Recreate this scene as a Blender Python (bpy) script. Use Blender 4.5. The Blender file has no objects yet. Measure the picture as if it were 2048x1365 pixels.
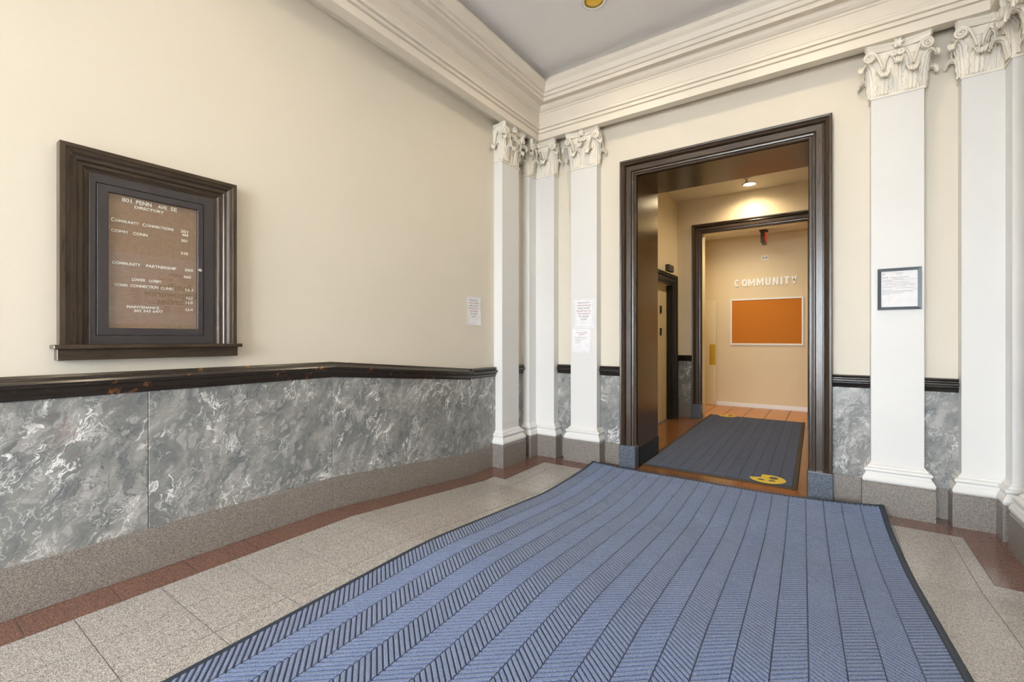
import bpy, bmesh, math, random
from mathutils import Vector, Matrix
random.seed(7)
S = bpy.context.scene
COL = S.collection

# ------------------------------------------------------------------ camera
cam_d = bpy.data.cameras.new('camera')
cam_d.sensor_width = 36.0
cam_d.lens = 911.0 / 2048.0 * 36.0
cam_d.shift_y = -4.5 / 2048.0
cam_d.clip_start = 0.02
cam = bpy.data.objects.new('camera', cam_d)
COL.objects.link(cam)
cam.location = (0, 0, 1.24)
cam.rotation_euler = (math.radians(90), 0, math.radians(34.9))
S.camera = cam

# ------------------------------------------------------------------ world, exposure
S.view_settings.view_transform = 'Standard'
S.view_settings.look = 'None'
S.view_settings.exposure = 0.36
S.view_settings.gamma = 1.0
S.view_settings.use_curve_mapping = False
W = bpy.data.worlds.new('sky'); S.world = W; W.use_nodes = True
bg = W.node_tree.nodes['Background']
bg.inputs[0].default_value = (0.85, 0.925, 1.0, 1)
bg.inputs[1].default_value = 20.0
S.cycles.use_denoising = True
S.cycles.max_bounces = 6
S.cycles.diffuse_bounces = 4
S.cycles.glossy_bounces = 3
S.cycles.transparent_max_bounces = 12
S.cycles.use_adaptive_sampling = True
S.cycles.adaptive_threshold = 0.12
S.cycles.adaptive_min_samples = 16
S.cycles.time_limit = 780.0
S.cycles.caustics_reflective = False
S.cycles.caustics_refractive = False
S.cycles.sample_clamp_indirect = 6.0

# the sun runs along the street and lights the pavement outside the entrance
sd_ = bpy.data.lights.new('sun', 'SUN'); sd_.energy = 120.0; sd_.angle = math.radians(0.6); sd_.color = (1.0, 0.97, 0.93)
so = bpy.data.objects.new('sun', sd_); COL.objects.link(so); so.rotation_euler = (0, math.radians(48), math.radians(-4))

# daylight comes in through the glazed entrance behind the camera: a portal guides the sky there
pl = bpy.data.lights.new('entrance_portal', 'AREA'); pl.shape = 'RECTANGLE'
pl.size = 3.0; pl.size_y = 3.0; pl.cycles.is_portal = True
po = bpy.data.objects.new('entrance_portal', pl); COL.objects.link(po)
po.location = (-0.84, -4.32, 1.65); po.rotation_euler = (math.radians(90), 0, 0)

LAMP_W = 30.0       # lobby downlights
HALL_W = 40.0       # hall downlight
ROOM_W = 56.0       # far room lamp

# ------------------------------------------------------------------ layout numbers (metres)
XL, XR = -2.70, 1.018          # painted faces of the side walls
YF = 4.28                      # painted face of the far wall
YB = -4.20                     # entrance wall
R0, R1, RH = 1.78, 3.12, 0.12  # ramp start, end, drop
ZC = 3.88                      # ceiling
DX0, DX1, DZ = -1.515, -0.137, 2.80   # first opening
YH0, YH1 = 4.90, 7.52          # hall
HXL, HXR, HZ = -2.01, 0.33, 3.43
D2X0, D2X1, D2Z = -1.629, -0.25, 2.873
Y30, Y31 = 7.70, 9.20          # far room
RZ = 3.10

def floor_z(y):
    if y <= R0: return RH
    if y >= R1: return 0.0
    return RH * (1 - (y - R0) / (R1 - R0))

# ------------------------------------------------------------------ material helpers
def lin(c):
    return tuple(((v / 255) / 12.92 if v / 255 <= 0.04045 else ((v / 255 + 0.055) / 1.055) ** 2.4) for v in c) + (1.0,)

class NT:
    def __init__(s, name):
        s.m = bpy.data.materials.new(name); s.m.use_nodes = True
        s.t = s.m.node_tree; s.b = s.t.nodes['Principled BSDF']
        s.tc = None
    def n(s, typ, **kw):
        x = s.t.nodes.new('ShaderNode' + typ)
        for k, v in kw.items():
            if k.startswith('i_'): x.inputs[k[2:].replace('_', ' ')].default_value = v
            else: setattr(x, k, v)
        return x
    def l(s, a, b): s.t.links.new(a, b)
    def coord(s, scale=(1, 1, 1), rot=(0, 0, 0), per_object=False):
        tc = s.n('TexCoord')
        mp = s.n('Mapping'); mp.inputs['Scale'].default_value = scale; mp.inputs['Rotation'].default_value = rot
        if per_object:
            oi = s.n('ObjectInfo')
            mul = s.n('Math', operation='MULTIPLY'); mul.inputs[1].default_value = 37.0
            s.l(oi.outputs['Random'], mul.inputs[0])
            add = s.n('VectorMath', operation='ADD')
            s.l(tc.outputs['Object'], add.inputs[0]); s.l(mul.outputs[0], add.inputs[1])
            s.l(add.outputs[0], mp.inputs['Vector'])
        else:
            s.l(tc.outputs['Object'], mp.inputs['Vector'])
        return mp.outputs[0]
    def noise(s, vec, scale, detail=4, rough=0.55, dist=0.0):
        x = s.n('TexNoise'); x.inputs['Scale'].default_value = scale; x.inputs['Detail'].default_value = detail
        x.inputs['Roughness'].default_value = rough; x.inputs['Distortion'].default_value = dist
        s.l(vec, x.inputs['Vector']); return x
    def ramp(s, fac, stops, interp='LINEAR'):
        r = s.n('ValToRGB'); r.color_ramp.interpolation = interp
        e = r.color_ramp.elements
        while len(e) < len(stops): e.new(0.5)
        for el, (p, c) in zip(e, stops): el.position = p; el.color = c if len(c) == 4 else tuple(c) + (1,)
        s.l(fac, r.inputs[0]); return r.outputs[0]
    def mix(s, fac, a, b, mode='MIX'):
        x = s.n('MixRGB', blend_type=mode)
        for i, v in ((0, fac), (1, a), (2, b)):
            if isinstance(v, (int, float)): x.inputs[i].default_value = v
            elif isinstance(v, tuple): x.inputs[i].default_value = v
            else: s.l(v, x.inputs[i])
        return x.outputs[0]
    def base(s, v):
        if isinstance(v, tuple): s.b.inputs['Base Color'].default_value = v
        else: s.l(v, s.b.inputs['Base Color'])
    def rough(s, v):
        if isinstance(v, (int, float)): s.b.inputs['Roughness'].default_value = v
        else: s.l(v, s.b.inputs['Roughness'])
    def bump(s, h, strength=0.2, dist=0.002):
        b = s.n('Bump'); b.inputs['Strength'].default_value = strength; b.inputs['Distance'].default_value = dist
        s.l(h, b.inputs['Height']); s.l(b.outputs[0], s.b.inputs['Normal'])

BW = ((0, 0, 0, 1), (1, 1, 1, 1))
M = {}

def mat_paint(name, rgb, rough=0.55, var=0.04, scale=1.2, bump=0.06):
    t = NT(name); v = t.coord()
    n1 = t.noise(v, scale, 5, 0.6)
    c = lin(rgb); d = tuple(x * (1 - var * 2) for x in c[:3]) + (1,)
    t.base(t.ramp(n1.outputs[0], [(0.3, d), (0.7, c)]))
    t.rough(rough)
    M[name] = t.m; return t
mat_paint('wall_paint', (221, 213, 198), 0.55, 0.02)
mat_paint('white_paint', (223, 222, 220), 0.42, 0.015)
mat_paint('plaster', (236, 230, 218), 0.5, 0.02)
mat_paint('cornice_paint', (234, 225, 211), 0.5, 0.015)
mat_paint('ceiling_paint', (241, 239, 240), 0.7, 0.02)
mat_paint('hall_paint', (236, 222, 194), 0.55, 0.02)
mat_paint('room_paint', (224, 205, 168), 0.55, 0.02)
mat_paint('trim_white', (235, 236, 236), 0.4, 0.01)
mat_paint('door_cream', (228, 214, 178), 0.4, 0.02)

def mat_plain(name, rgb, rough=0.5, metal=0.0, emit=None, es=0.0):
    t = NT(name); v = t.coord()
    n = t.noise(v, 25, 3)
    c = lin(rgb); d = tuple(x * 0.93 for x in c[:3]) + (1,)
    t.base(t.ramp(n.outputs[0], [(0.35, d), (0.65, c)]))
    t.rough(rough); t.b.inputs['Metallic'].default_value = metal
    if emit:
        t.b.inputs['Emission Color'].default_value = lin(emit); t.b.inputs['Emission Strength'].default_value = es
    M[name] = t.m; return t
mat_plain('metal_dark', (72, 68, 70), 0.42, 0.35)
mat_plain('letter_white', (246, 244, 236), 0.5)
mat_plain('paper', (238, 237, 240), 0.7)
mat_plain('ink_red', (150, 66, 60), 0.7)
mat_plain('ink_dark', (72, 66, 72), 0.7)
mat_plain('ink_grey', (150, 150, 158), 0.7)
mat_plain('frame_slate', (70, 80, 88), 0.35)
mat_plain('rubber', (44, 54, 70), 0.6)
mat_plain('rubber_brown', (58, 52, 46), 0.6)
mat_plain('brass', (214, 178, 70), 0.3, 0.9)
mat_plain('chrome', (225, 215, 208), 0.25, 0.8)
mat_plain('lamp_gold', (225, 185, 70), 0.3, 0.6)
mat_plain('black_gloss', (20, 18, 17), 0.35)
mat_plain('sign_dark', (58, 50, 42), 0.45)
mat_plain('exit_red', (120, 22, 18), 0.4, 0.0, (255, 30, 20), 0.5)
mat_plain('bulb', (255, 244, 220), 0.5, 0.0, (255, 236, 196), 14.0)
mat_plain('yellow_vinyl', (226, 198, 62), 0.5)
mat_plain('yellow_worn', (96, 86, 70), 0.7)
mat_plain('steel_letter', (244, 244, 244), 0.35)
mat_plain('grout', (146, 141, 138), 0.8)
mat_plain('grout_dark', (92, 66, 48), 0.8)
mat_plain('word_green', (40, 92, 52), 0.7)
mat_plain('word_orange', (226, 132, 26), 0.7)
mat_plain('word_blue', (44, 52, 92), 0.7)
mat_plain('word_purple', (98, 52, 130), 0.7)
mat_plain('word_red', (196, 44, 40), 0.7)
mat_plain('pavement_grey', (150, 148, 144), 0.8)
mat_plain('outlet_white', (240, 236, 226), 0.4)

# cork
t = NT('cork'); v = t.coord(); n = t.noise(v, 160, 3, 0.7)
t.base(t.ramp(n.outputs[0], [(0.3, lin((186, 108, 28))), (0.7, lin((206, 128, 40)))])); t.rough(0.9); M['cork'] = t.m

# felt letter board: brown with fine horizontal ribs
t = NT('felt'); v = t.coord()
w = t.n('TexWave', wave_type='BANDS', bands_direction='Z'); w.inputs['Scale'].default_value = 62; w.inputs['Distortion'].default_value = 0.4
w.inputs['Detail'].default_value = 1; t.l(v, w.inputs['Vector'])
n = t.noise(v, 60, 3)
c1 = t.ramp(w.outputs[0], [(0.1, lin((120, 92, 70))), (0.8, lin((164, 132, 104)))])
t.base(t.mix(0.25, c1, t.ramp(n.outputs[0], [(0.3, lin((126, 98, 78))), (0.7, lin((176, 146, 120)))]))); t.rough(0.95)
t.bump(w.outputs[0], 0.4, 0.002); M['felt'] = t.m

# grey brecciated marble: slanting streaks, pale clasts, white and dark veins
t = NT('marble')
v = t.coord((1, 1, 1), (0, 0, 0), True)
warp = t.noise(v, 3.0, 4, 0.6)
add = t.n('VectorMath', operation='MULTIPLY_ADD'); t.l(warp.outputs['Color'], add.inputs[0])
add.inputs[1].default_value = (0.26, 0.26, 0.26); t.l(v, add.inputs[2])
rot = t.n('Mapping'); rot.inputs['Rotation'].default_value = (math.radians(32), math.radians(-26), 0); t.l(add.outputs[0], rot.inputs['Vector'])
mp = t.n('Mapping'); mp.inputs['Scale'].default_value = (2.0, 2.0, 0.72); t.l(rot.outputs[0], mp.inputs['Vector']); vv = mp.outputs[0]
clouds = t.noise(vv, 4.2, 8, 0.70)
col = t.ramp(clouds.outputs[0], [(0.28, lin((104, 107, 108))), (0.44, lin((126, 128, 127))), (0.54, lin((142, 142, 139))), (0.70, lin((170, 168, 165)))])
def clasts(scale, lo, dist0, dist1, amount, colr, base):
    vo = t.n('TexVoronoi', feature='F1'); vo.inputs['Scale'].default_value = scale; t.l(vv, vo.inputs['Vector'])
    pat = t.n('SeparateColor'); t.l(vo.outputs['Color'], pat.inputs[0])
    patm = t.ramp(pat.outputs[0], [(lo, (0, 0, 0)), (lo + 0.03, (1, 1, 1))])
    dm = t.ramp(vo.outputs['Distance'], [(dist0, (1, 1, 1)), (dist1, (0, 0, 0))])
    return t.mix(t.mix(amount, (0, 0, 0, 1), t.mix(1.0, patm, dm, 'MULTIPLY')), base, colr)
col = clasts(6.0, 0.70, 0.32, 0.40, 0.62, lin((172, 169, 168)), col)
col = clasts(13.0, 0.66, 0.30, 0.42, 0.5, lin((182, 180, 178)), col)
col = clasts(9.0, 0.80, 0.34, 0.44, 0.5, lin((96, 100, 106)), col)
def vein(vec, scale, dist, lo, hi, detail=6):
    nn = t.noise(vec, scale, detail, 0.62, dist)
    s1 = t.n('Math', operation='SUBTRACT'); t.l(nn.outputs[0], s1.inputs[0]); s1.inputs[1].default_value = 0.5
    s2 = t.n('Math', operation='ABSOLUTE'); t.l(s1.outputs[0], s2.inputs[0])
    return t.ramp(s2.outputs[0], [(lo, (1, 1, 1)), (hi, (0, 0, 0))])
def gated(m, scale, lo, hi, amt):
    g = t.noise(v, scale, 2); gm = t.ramp(g.outputs[0], [(lo, (0, 0, 0)), (hi, (1, 1, 1))])
    return t.mix(amt, (0, 0, 0, 1), t.mix(1.0, m, gm, 'MULTIPLY'))
col = t.mix(gated(vein(vv, 9.0, 0.4, 0.004, 0.016), 5.0, 0.42, 0.58, 0.7), col, lin((214, 214, 212)))
col = t.mix(gated(vein(v, 7.0, 1.0, 0.001, 0.008), 3.1, 0.46, 0.60, 0.8), col, lin((58, 61, 66)))
col = t.mix(gated(vein(vv, 3.4, 0.8, 0.003, 0.020), 4.5, 0.50, 0.62, 1.0), col, lin((234, 234, 232)))
col = t.mix(gated(vein(vv, 2.2, 0.5, 0.001, 0.007), 2.3, 0.54, 0.66, 0.55), col, lin((138, 92, 86)))
t.base(col); t.rough(0.2); M['marble'] = t.m

def mat_granite(name, cols, scale, rough, spec=0.5):
    t = NT(name); v = t.coord((1, 1, 1), (0, 0, 0), True)
    vo = t.n('TexVoronoi', feature='F1'); vo.inputs['Scale'].default_value = scale; t.l(v, vo.inputs['Vector'])
    sp = t.n('SeparateColor'); t.l(vo.outputs['Color'], sp.inputs[0])
    k = len(cols)
    c = t.ramp(sp.outputs[0], [(i / k, lin(cc)) for i, cc in enumerate(cols)], 'CONSTANT')
    n = t.noise(v, 2.5, 3)
    c = t.mix(0.12, c, t.ramp(n.outputs[0], [(0.3, lin(cols[0])), (0.7, lin(cols[-1]))]))
    t.base(c); t.rough(rough); M[name] = t.m
mat_granite('granite_floor', [(140, 135, 132), (168, 162, 158), (196, 190, 186), (156, 149, 146), (214, 209, 205), (106, 103, 102)], 430, 0.26)
mat_granite('granite_base', [(126, 119, 113), (152, 142, 132), (108, 104, 102), (168, 160, 152), (138, 128, 120), (88, 86, 86)], 400, 0.34)
mat_granite('granite_red', [(112, 80, 70), (130, 94, 80), (94, 72, 67), (142, 106, 90), (80, 66, 64), (118, 86, 75)], 300, 0.16)
mat_granite('stone_brown', [(132, 88, 52), (150, 102, 60), (116, 78, 48), (140, 96, 62)], 260, 0.15)
mat_granite('slate_block', [(86, 94, 106), (96, 104, 116), (78, 88, 100), (104, 110, 120)], 120, 0.25)
mat_granite('terracotta', [(206, 150, 104), (214, 160, 114), (200, 144, 98), (210, 154, 110)], 60, 0.4)

# dark stained oak, worn
def mat_oak(name, axis_scale, dark, midc, worn, rough=0.30, w0=0.66):
    t = NT(name); v = t.coord(axis_scale)
    g = t.noise(v, 9, 7, 0.65, 0.6)
    c = t.ramp(g.outputs[0], [(0.32, lin(dark)), (0.5, lin(midc)), (0.72, lin(dark))])
    v2 = t.coord()
    wn = t.noise(v2, 14, 6, 0.7)
    wm = t.ramp(wn.outputs[0], [(w0, (0, 0, 0)), (w0 + 0.06, (1, 1, 1))])
    wm2 = t.mix(0.55, (0, 0, 0, 1), wm)
    t.base(t.mix(wm2, c, lin(worn))); t.rough(rough)
    t.b.inputs['Coat Weight'].default_value = 0.25; t.b.inputs['Coat Roughness'].default_value = 0.18
    t.bump(g.outputs[0], 0.25, 0.002); M[name] = t.m
mat_oak('oak_v', (7, 7, 0.5), (34, 27, 21), (70, 55, 41), (118, 84, 54))
mat_oak('oak_x', (0.5, 7, 7), (34, 27, 21), (70, 55, 41), (118, 84, 54))
mat_oak('oak_y', (7, 0.5, 7), (32, 26, 20), (66, 52, 38), (150, 100, 54))
mat_oak('rail_y', (7, 0.5, 7), (24, 19, 15), (46, 36, 27), (150, 98, 50), 0.26, 0.60)
mat_oak('rail_x', (0.5, 7, 7), (18, 15, 13), (34, 28, 23), (80, 60, 42), 0.24)
mat_oak('oak_panel', (6, 6, 0.35), (60, 42, 22), (88, 63, 32), (84, 60, 32), 0.22)

# mat pile: blue heather
def mat_pile(name, c0, c1, c2):
    t = NT(name); v = t.coord()
    n = t.noise(v, 420, 2, 0.7); n2 = t.noise(v, 2.2, 4)
    c = t.ramp(n.outputs[0], [(0.34, lin(c0)), (0.5, lin(c1)), (0.68, lin(c2))])
    t.base(t.mix(t.mix(0.35, (0, 0, 0, 1), n2.outputs[0]), c, lin(c0))); t.rough(0.95)
    t.b.inputs['Specular IOR Level'].default_value = 0.1
    t.b.inputs['Sheen Weight'].default_value = 0.3
    n3 = t.noise(v, 500, 2); t.bump(n3.outputs[0], 0.5, 0.003); M[name] = t.m
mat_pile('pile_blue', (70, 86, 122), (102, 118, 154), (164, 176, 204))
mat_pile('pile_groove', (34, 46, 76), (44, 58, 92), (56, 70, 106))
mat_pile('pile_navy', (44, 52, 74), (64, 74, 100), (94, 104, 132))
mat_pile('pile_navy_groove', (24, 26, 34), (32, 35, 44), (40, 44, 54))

# pane glass: clear with a fresnel reflection
def mat_glass(name, ior):
    t = NT(name); t.t.nodes.remove(t.b)
    out = t.t.nodes['Material Output']
    tr = t.n('BsdfTransparent'); gl = t.n('BsdfGlossy'); gl.inputs['Roughness'].default_value = 0.02
    fr = t.n('Fresnel'); fr.inputs[0].default_value = ior
    ge = t.n('NewGeometry'); inv = t.n('Math', operation='SUBTRACT'); inv.inputs[0].default_value = 1.0; t.l(ge.outputs['Backfacing'], inv.inputs[1])
    fm = t.n('Math', operation='MULTIPLY'); t.l(fr.outputs[0], fm.inputs[0]); t.l(inv.outputs[0], fm.inputs[1])
    mx = t.n('MixShader'); t.l(fm.outputs[0], mx.inputs[0]); t.l(tr.outputs[0], mx.inputs[1]); t.l(gl.outputs[0], mx.inputs[2])
    t.l(mx.outputs[0], out.inputs[0]); M[name] = t.m
mat_glass('glass', 2.25)
mat_glass('glass_entrance', 1.45)

# ------------------------------------------------------------------ object helpers
def mesh_obj(name, verts, faces, mat, parent=None, smooth=False):
    me = bpy.data.meshes.new(name)
    me.from_pydata([tuple(v) for v in verts], [], faces)
    me.validate(); me.update()
    return wrap(name, me, mat, parent, smooth)

def wrap(name, me, mat, parent=None, smooth=False):
    if mat and not me.materials: me.materials.append(M[mat])
    if smooth:
        for p in me.polygons: p.use_smooth = True
    o = bpy.data.objects.new(name, me); COL.objects.link(o)
    if parent: o.parent = parent
    return o

def tag(o, label, cat, group=None, kind=None):
    o['label'] = label; o['category'] = cat
    if group: o['group'] = group
    if kind: o['kind'] = kind
    return o

def empty(name, loc=(0, 0, 0), rz=0.0):
    e = bpy.data.objects.new(name, None); COL.objects.link(e)
    e.location = loc; e.rotation_euler = (0, 0, rz); e.empty_display_size = 0.1
    return e

class MB:
    """collects geometry for one mesh"""
    def __init__(s): s.v = []; s.f = []
    def add(s, vs, fs):
        k = len(s.v); s.v += [tuple(x) for x in vs]; s.f += [tuple(i + k for i in f) for f in fs]; return s
    def box(s, x0, x1, y0, y1, z0, z1):
        return s.add([(x0, y0, z0), (x1, y0, z0), (x1, y1, z0), (x0, y1, z0), (x0, y0, z1), (x1, y0, z1), (x1, y1, z1), (x0, y1, z1)],
                     [(0, 3, 2, 1), (4, 5, 6, 7), (0, 1, 5, 4), (1, 2, 6, 5), (2, 3, 7, 6), (3, 0, 4, 7)])
    def build(s, name, mat, parent=None, smooth=False, bevel=0.0, seg=1):
        me = bpy.data.meshes.new(name); me.from_pydata(s.v, [], s.f); me.validate(); me.update()
        bm = bmesh.new(); bm.from_mesh(me)
        bmesh.ops.recalc_face_normals(bm, faces=bm.faces)
        if bevel > 0:
            es = [e for e in bm.edges if e.is_manifold and e.calc_face_angle(0) > 0.5]
            bmesh.ops.bevel(bm, geom=es, offset=bevel, segments=seg, affect='EDGES', clamp_overlap=True)
        bm.to_mesh(me); bm.free()
        return wrap(name, me, mat, parent, smooth)

def box(name, x0, x1, y0, y1, z0, z1, mat, parent=None, bevel=0.0):
    return MB().box(x0, x1, y0, y1, z0, z1).build(name, mat, parent, bevel=bevel)

def mitres(path):
    """offset direction at each vertex; offset is to the RIGHT of travel"""
    n = len(path); out = []
    for i in range(n):
        ds = []
        if i > 0: a, b = path[i - 1], path[i]; ds.append(((b[0] - a[0]), (b[1] - a[1])))
        if i < n - 1: a, b = path[i], path[i + 1]; ds.append(((b[0] - a[0]), (b[1] - a[1])))
        ns = []
        for d in ds:
            L = math.hypot(*d); ns.append((d[1] / L, -d[0] / L))
        if len(ns) == 1: out.append(ns[0])
        else:
            sx, sy = ns[0][0] + ns[1][0], ns[0][1] + ns[1][1]
            k = 2.0 / (sx * sx + sy * sy) if (sx or sy) else 1
            out.append((sx * k, sy * k))
    return out

def sweep(mb, path, prof, mapf, i0=0, i1=None, close=True, caps=True):
    """prof: list of (offset, third); mapf(a, b, c) -> xyz"""
    ms = mitres(path); n = len(prof)
    i1 = len(path) - 1 if i1 is None else i1
    k = len(mb.v)
    rows = list(range(i0, i1 + 1))
    for i in rows:
        for (p, h) in prof:
            mb.v.append(tuple(mapf(path[i][0] + ms[i][0] * p, path[i][1] + ms[i][1] * p, h)))
    for r in range(len(rows) - 1):
        for j in range(n if close else n - 1):
            a = k + r * n + j; b = k + r * n + (j + 1) % n
            mb.f.append((a, b, b + n, a + n))
    if caps and close:
        mb.f.append(tuple(k + j for j in range(n)))
        mb.f.append(tuple(k + (len(rows) - 1) * n + j for j in reversed(range(n))))
    return mb

_font_cache = {}
def text_mesh(body, extrude=0.0, bold=0.0):
    key = (body, extrude, bold)
    if key in _font_cache: return _font_cache[key]
    cu = bpy.data.curves.new('txt', 'FONT'); cu.body = body; cu.size = 1.0; cu.extrude = extrude; cu.offset = bold
    cu.resolution_u = 3
    ob = bpy.data.objects.new('txt', cu); COL.objects.link(ob)
    bpy.context.view_layer.update()
    dg = bpy.context.evaluated_depsgraph_get()
    me = bpy.data.meshes.new_from_object(ob.evaluated_get(dg))
    vs = [tuple(v.co) for v in me.vertices]; fs = [tuple(p.vertices) for p in me.polygons]
    bpy.data.objects.remove(ob); bpy.data.curves.remove(cu); bpy.data.meshes.remove(me)
    x0 = min(v[0] for v in vs); x1 = max(v[0] for v in vs); y0 = min(v[1] for v in vs); y1 = max(v[1] for v in vs)
    vs = [((v[0] - x0) / (x1 - x0), (v[1] - y0) / (y1 - y0), v[2]) for v in vs]
    _font_cache[key] = (vs, fs, (x1 - x0), (y1 - y0)); return _font_cache[key]

def text_on(mb, body, fn, u0, u1, v0, v1, ext=0.0, bold=0.0):
    """fit text in the rectangle; fn(u, v, d) -> xyz where d is height above the surface"""
    vs, fs, _, _ = text_mesh(body, 0.5 if ext else 0.0, bold)
    pts = [fn(u0 + (u1 - u0) * a, v0 + (v1 - v0) * b, (c + 0.5) * ext if ext else 0.0) for a, b, c in vs]
    mb.add(pts, fs)

# ------------------------------------------------------------------ room shell
def slab(mb, poly, y0=None): pass

# floor slabs
mb = MB()
ys = [YB - 0.2, R0, R1, YF + 0.0]
for a, b in zip(ys[:-1], ys[1:]):
    za, zb = floor_z(a) - 0.003, floor_z(b) - 0.003
    x0, x1 = XL - 0.15, XR + 0.15
    mb.add([(x0, a, -0.25), (x1, a, -0.25), (x1, b, -0.25), (x0, b, -0.25), (x0, a, za), (x1, a, za), (x1, b, zb), (x0, b, zb)],
           [(0, 3, 2, 1), (4, 5, 6, 7), (0, 1, 5, 4), (1, 2, 6, 5), (2, 3, 7, 6), (3, 0, 4, 7)])
floor = mb.build('floor', 'grout')
tag(floor, 'lobby floor of pale speckled granite tiles with a ramp', 'floor', kind='structure')

def tile(name, x0, x1, y0, y1, mat, parent, gap=0.0016, top=0.0, th=0.011, zf=floor_z):
    cuts = sorted({y0 + gap, y1 - gap} | {c for c in (R0, R1) if y0 + gap < c < y1 - gap})
    mb = MB(); n = len(cuts); x0 += gap; x1 -= gap
    vs = []
    for y in cuts:
        z = zf(y) + top
        vs += [(x0, y, z - th), (x1, y, z - th), (x1 - 0.0008, y, z), (x0 + 0.0008, y, z)]
    fs = []
    for i in range(n - 1):
        a = i * 4; b = a + 4
        fs += [(a + 3, a + 2, b + 2, b + 3), (a, a + 3, b + 3, b), (a + 2, a + 1, b + 1, b + 2)]
    fs += [(0, 1, 2, 3), ((n - 1) * 4 + 3, (n - 1) * 4 + 2, (n - 1) * 4 + 1, (n - 1) * 4)]
    mb.add(vs, fs)
    return mb.build(name, mat, parent)

BXL, BXR, BXL2, BXR2 = -2.475, 0.80, -2.35, 0.68       # edges of the red border bands, wider past the pilasters
SY, FY = 3.26, 3.935
def mat_left(y): return -1.79 - 0.04 * (y - 1.0)
yj = [0.775 + 0.285 * k for k in range(-9, 12)]
yj = [y for y in yj if y < FY - 0.08] + [FY]
def rows(js):
    for y0, y1 in zip(js[:-1], js[1:]):
        if y0 + 0.02 < SY < y1 - 0.02:
            yield y0, SY; yield SY, y1
        else: yield y0, y1
for y0, y1 in rows(yj):
    far = (y0 + y1) / 2 > SY
    xl = [BXL2 if far else BXL, -2.20, -1.925, -1.65]; xr = [0.08, 0.345, 0.61, BXR2 if far else BXR]
    for xx in (xl, xr):
        for x0, x1 in zip(xx[:-1], xx[1:]):
            tile('floor_tile', x0, x1, y0, y1, 'granite_floor', floor)
rj = [1.796 + 0.288 * k for k in range(-13, 10)]
rj = [y for y in rj if y < FY - 0.1] + [FY]
for y0, y1 in rows(rj):
    far = (y0 + y1) / 2 > SY
    tile('border_tile', XL, BXL2 if far else BXL, y0, y1, 'granite_red', floor)
    tile('border_tile', BXR2 if far else BXR, XR, y0, y1, 'granite_red', floor)
bx = [XL, BXL2, -2.05, -1.75, -1.2, -0.62, -0.1, 0.38, BXR2, XR]
for x0, x1 in zip(bx[:-1], bx[1:]):
    tile('border_tile', x0, x1, FY, YF, 'granite_red', floor)

# left wall
wl = box('wall_left', XL - 0.15, XL, YB - 0.2, YF + 0.3, -0.25, 4.15, 'wall_paint')
tag(wl, 'cream plaster side wall holding the directory above grey marble wainscot', 'wall', kind='structure')
BH, MH = 0.208, 0.885         # base and marble top above the floor
def ramp_panel(name, y0, y1, h0, h1, x0, x1, mat, parent, gap=0.0012, bev=0.0015):
    mb = MB(); a, b = y0 + gap, y1 - gap
    za, zb = floor_z(a), floor_z(b)
    mb.add([(x0, a, za + h0), (x1, a, za + h0), (x1, b, zb + h0), (x0, b, zb + h0), (x0, a, za + h1), (x1, a, za + h1), (x1, b, zb + h1), (x0, b, zb + h1)],
           [(0, 3, 2, 1), (4, 5, 6, 7), (0, 1, 5, 4), (1, 2, 6, 5), (2, 3, 7, 6), (3, 0, 4, 7)])
    return mb.build(name, mat, parent, bevel=bev)
for y0, y1 in ((-4.18, -3.2), (-3.2, -2.2), (-2.2, -1.2), (-1.2, -0.2), (-0.2, 0.794), (0.794, R0), (R0, R1), (R1, 3.56), (3.86, YF)):
    ramp_panel('marble_panel', y0, y1, BH, MH + 0.01, XL - 0.02, XL + 0.020, 'marble', wl)
for y0, y1 in ((-4.18, -1.0), (-1.0, R0), (R0, R1), (R1, 3.56), (3.86, YF)):
    ramp_panel('base_block', y0, y1, 0.0, BH, XL - 0.02, XL + 0.024, 'granite_base', wl)

# right wall
wr = box('wall_right', XR, XR + 0.15, YB - 0.2, YF + 0.3, -0.25, 4.15, 'wall_paint')
tag(wr, 'cream plaster side wall behind the pilaster at the picture edge', 'wall', kind='structure')
for y0, y1 in ((-4.18, -3.2), (-3.2, -2.2), (-2.2, -1.2), (-1.2, -0.2), (-0.2, 0.794), (0.794, R0), (R0, R1), (R1, 3.56), (3.86, YF)):
    ramp_panel('marble_panel', y0, y1, BH, MH + 0.01, XR - 0.02, XR + 0.02, 'marble', wr)
for y0, y1 in ((-4.18, -1.0), (-1.0, R0), (R0, R1), (R1, 3.56), (3.86, YF)):
    ramp_panel('base_block', y0, y1, 0.0, BH, XR - 0.024, XR + 0.02, 'granite_base', wr)

# far wall with the opening
mb = MB()
mb.box(XL - 0.15, DX0 - 0.02, YF, YH0, -0.25, 4.15)
mb.box(DX1 + 0.02, XR + 0.15, YF, YH0, -0.25, 4.15)
mb.box(DX0 - 0.02, DX1 + 0.02, YF, YH0, DZ + 0.02, 4.15)
wf = mb.build('wall_far', 'wall_paint')
tag(wf, 'cream plaster end wall around the tall dark doorway', 'wall', kind='structure')
CW = 0.153   # casing width
for x0, x1 in ((XL, -2.19), (-1.89, DX0 - CW), (DX1 + CW, 0.245), (0.53, XR)):
    MB().box(x0 + 0.001, x1 - 0.001, YF - 0.012, YF + 0.01, BH, MH + 0.02).build('marble_panel', 'marble', wf, bevel=0.0012)
    MB().box(x0 + 0.001, x1 - 0.001, YF - 0.016, YF + 0.01, 0, BH).build('base_block', 'granite_base', wf, bevel=0.0012)

# ceiling
ce = box('ceiling', XL - 0.15, XR + 0.15, YB - 0.2, YF + 0.1, ZC, ZC + 0.12, 'ceiling_paint')
tag(ce, 'flat grey lobby ceiling inside the cornice', 'ceiling', kind='structure')

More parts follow.
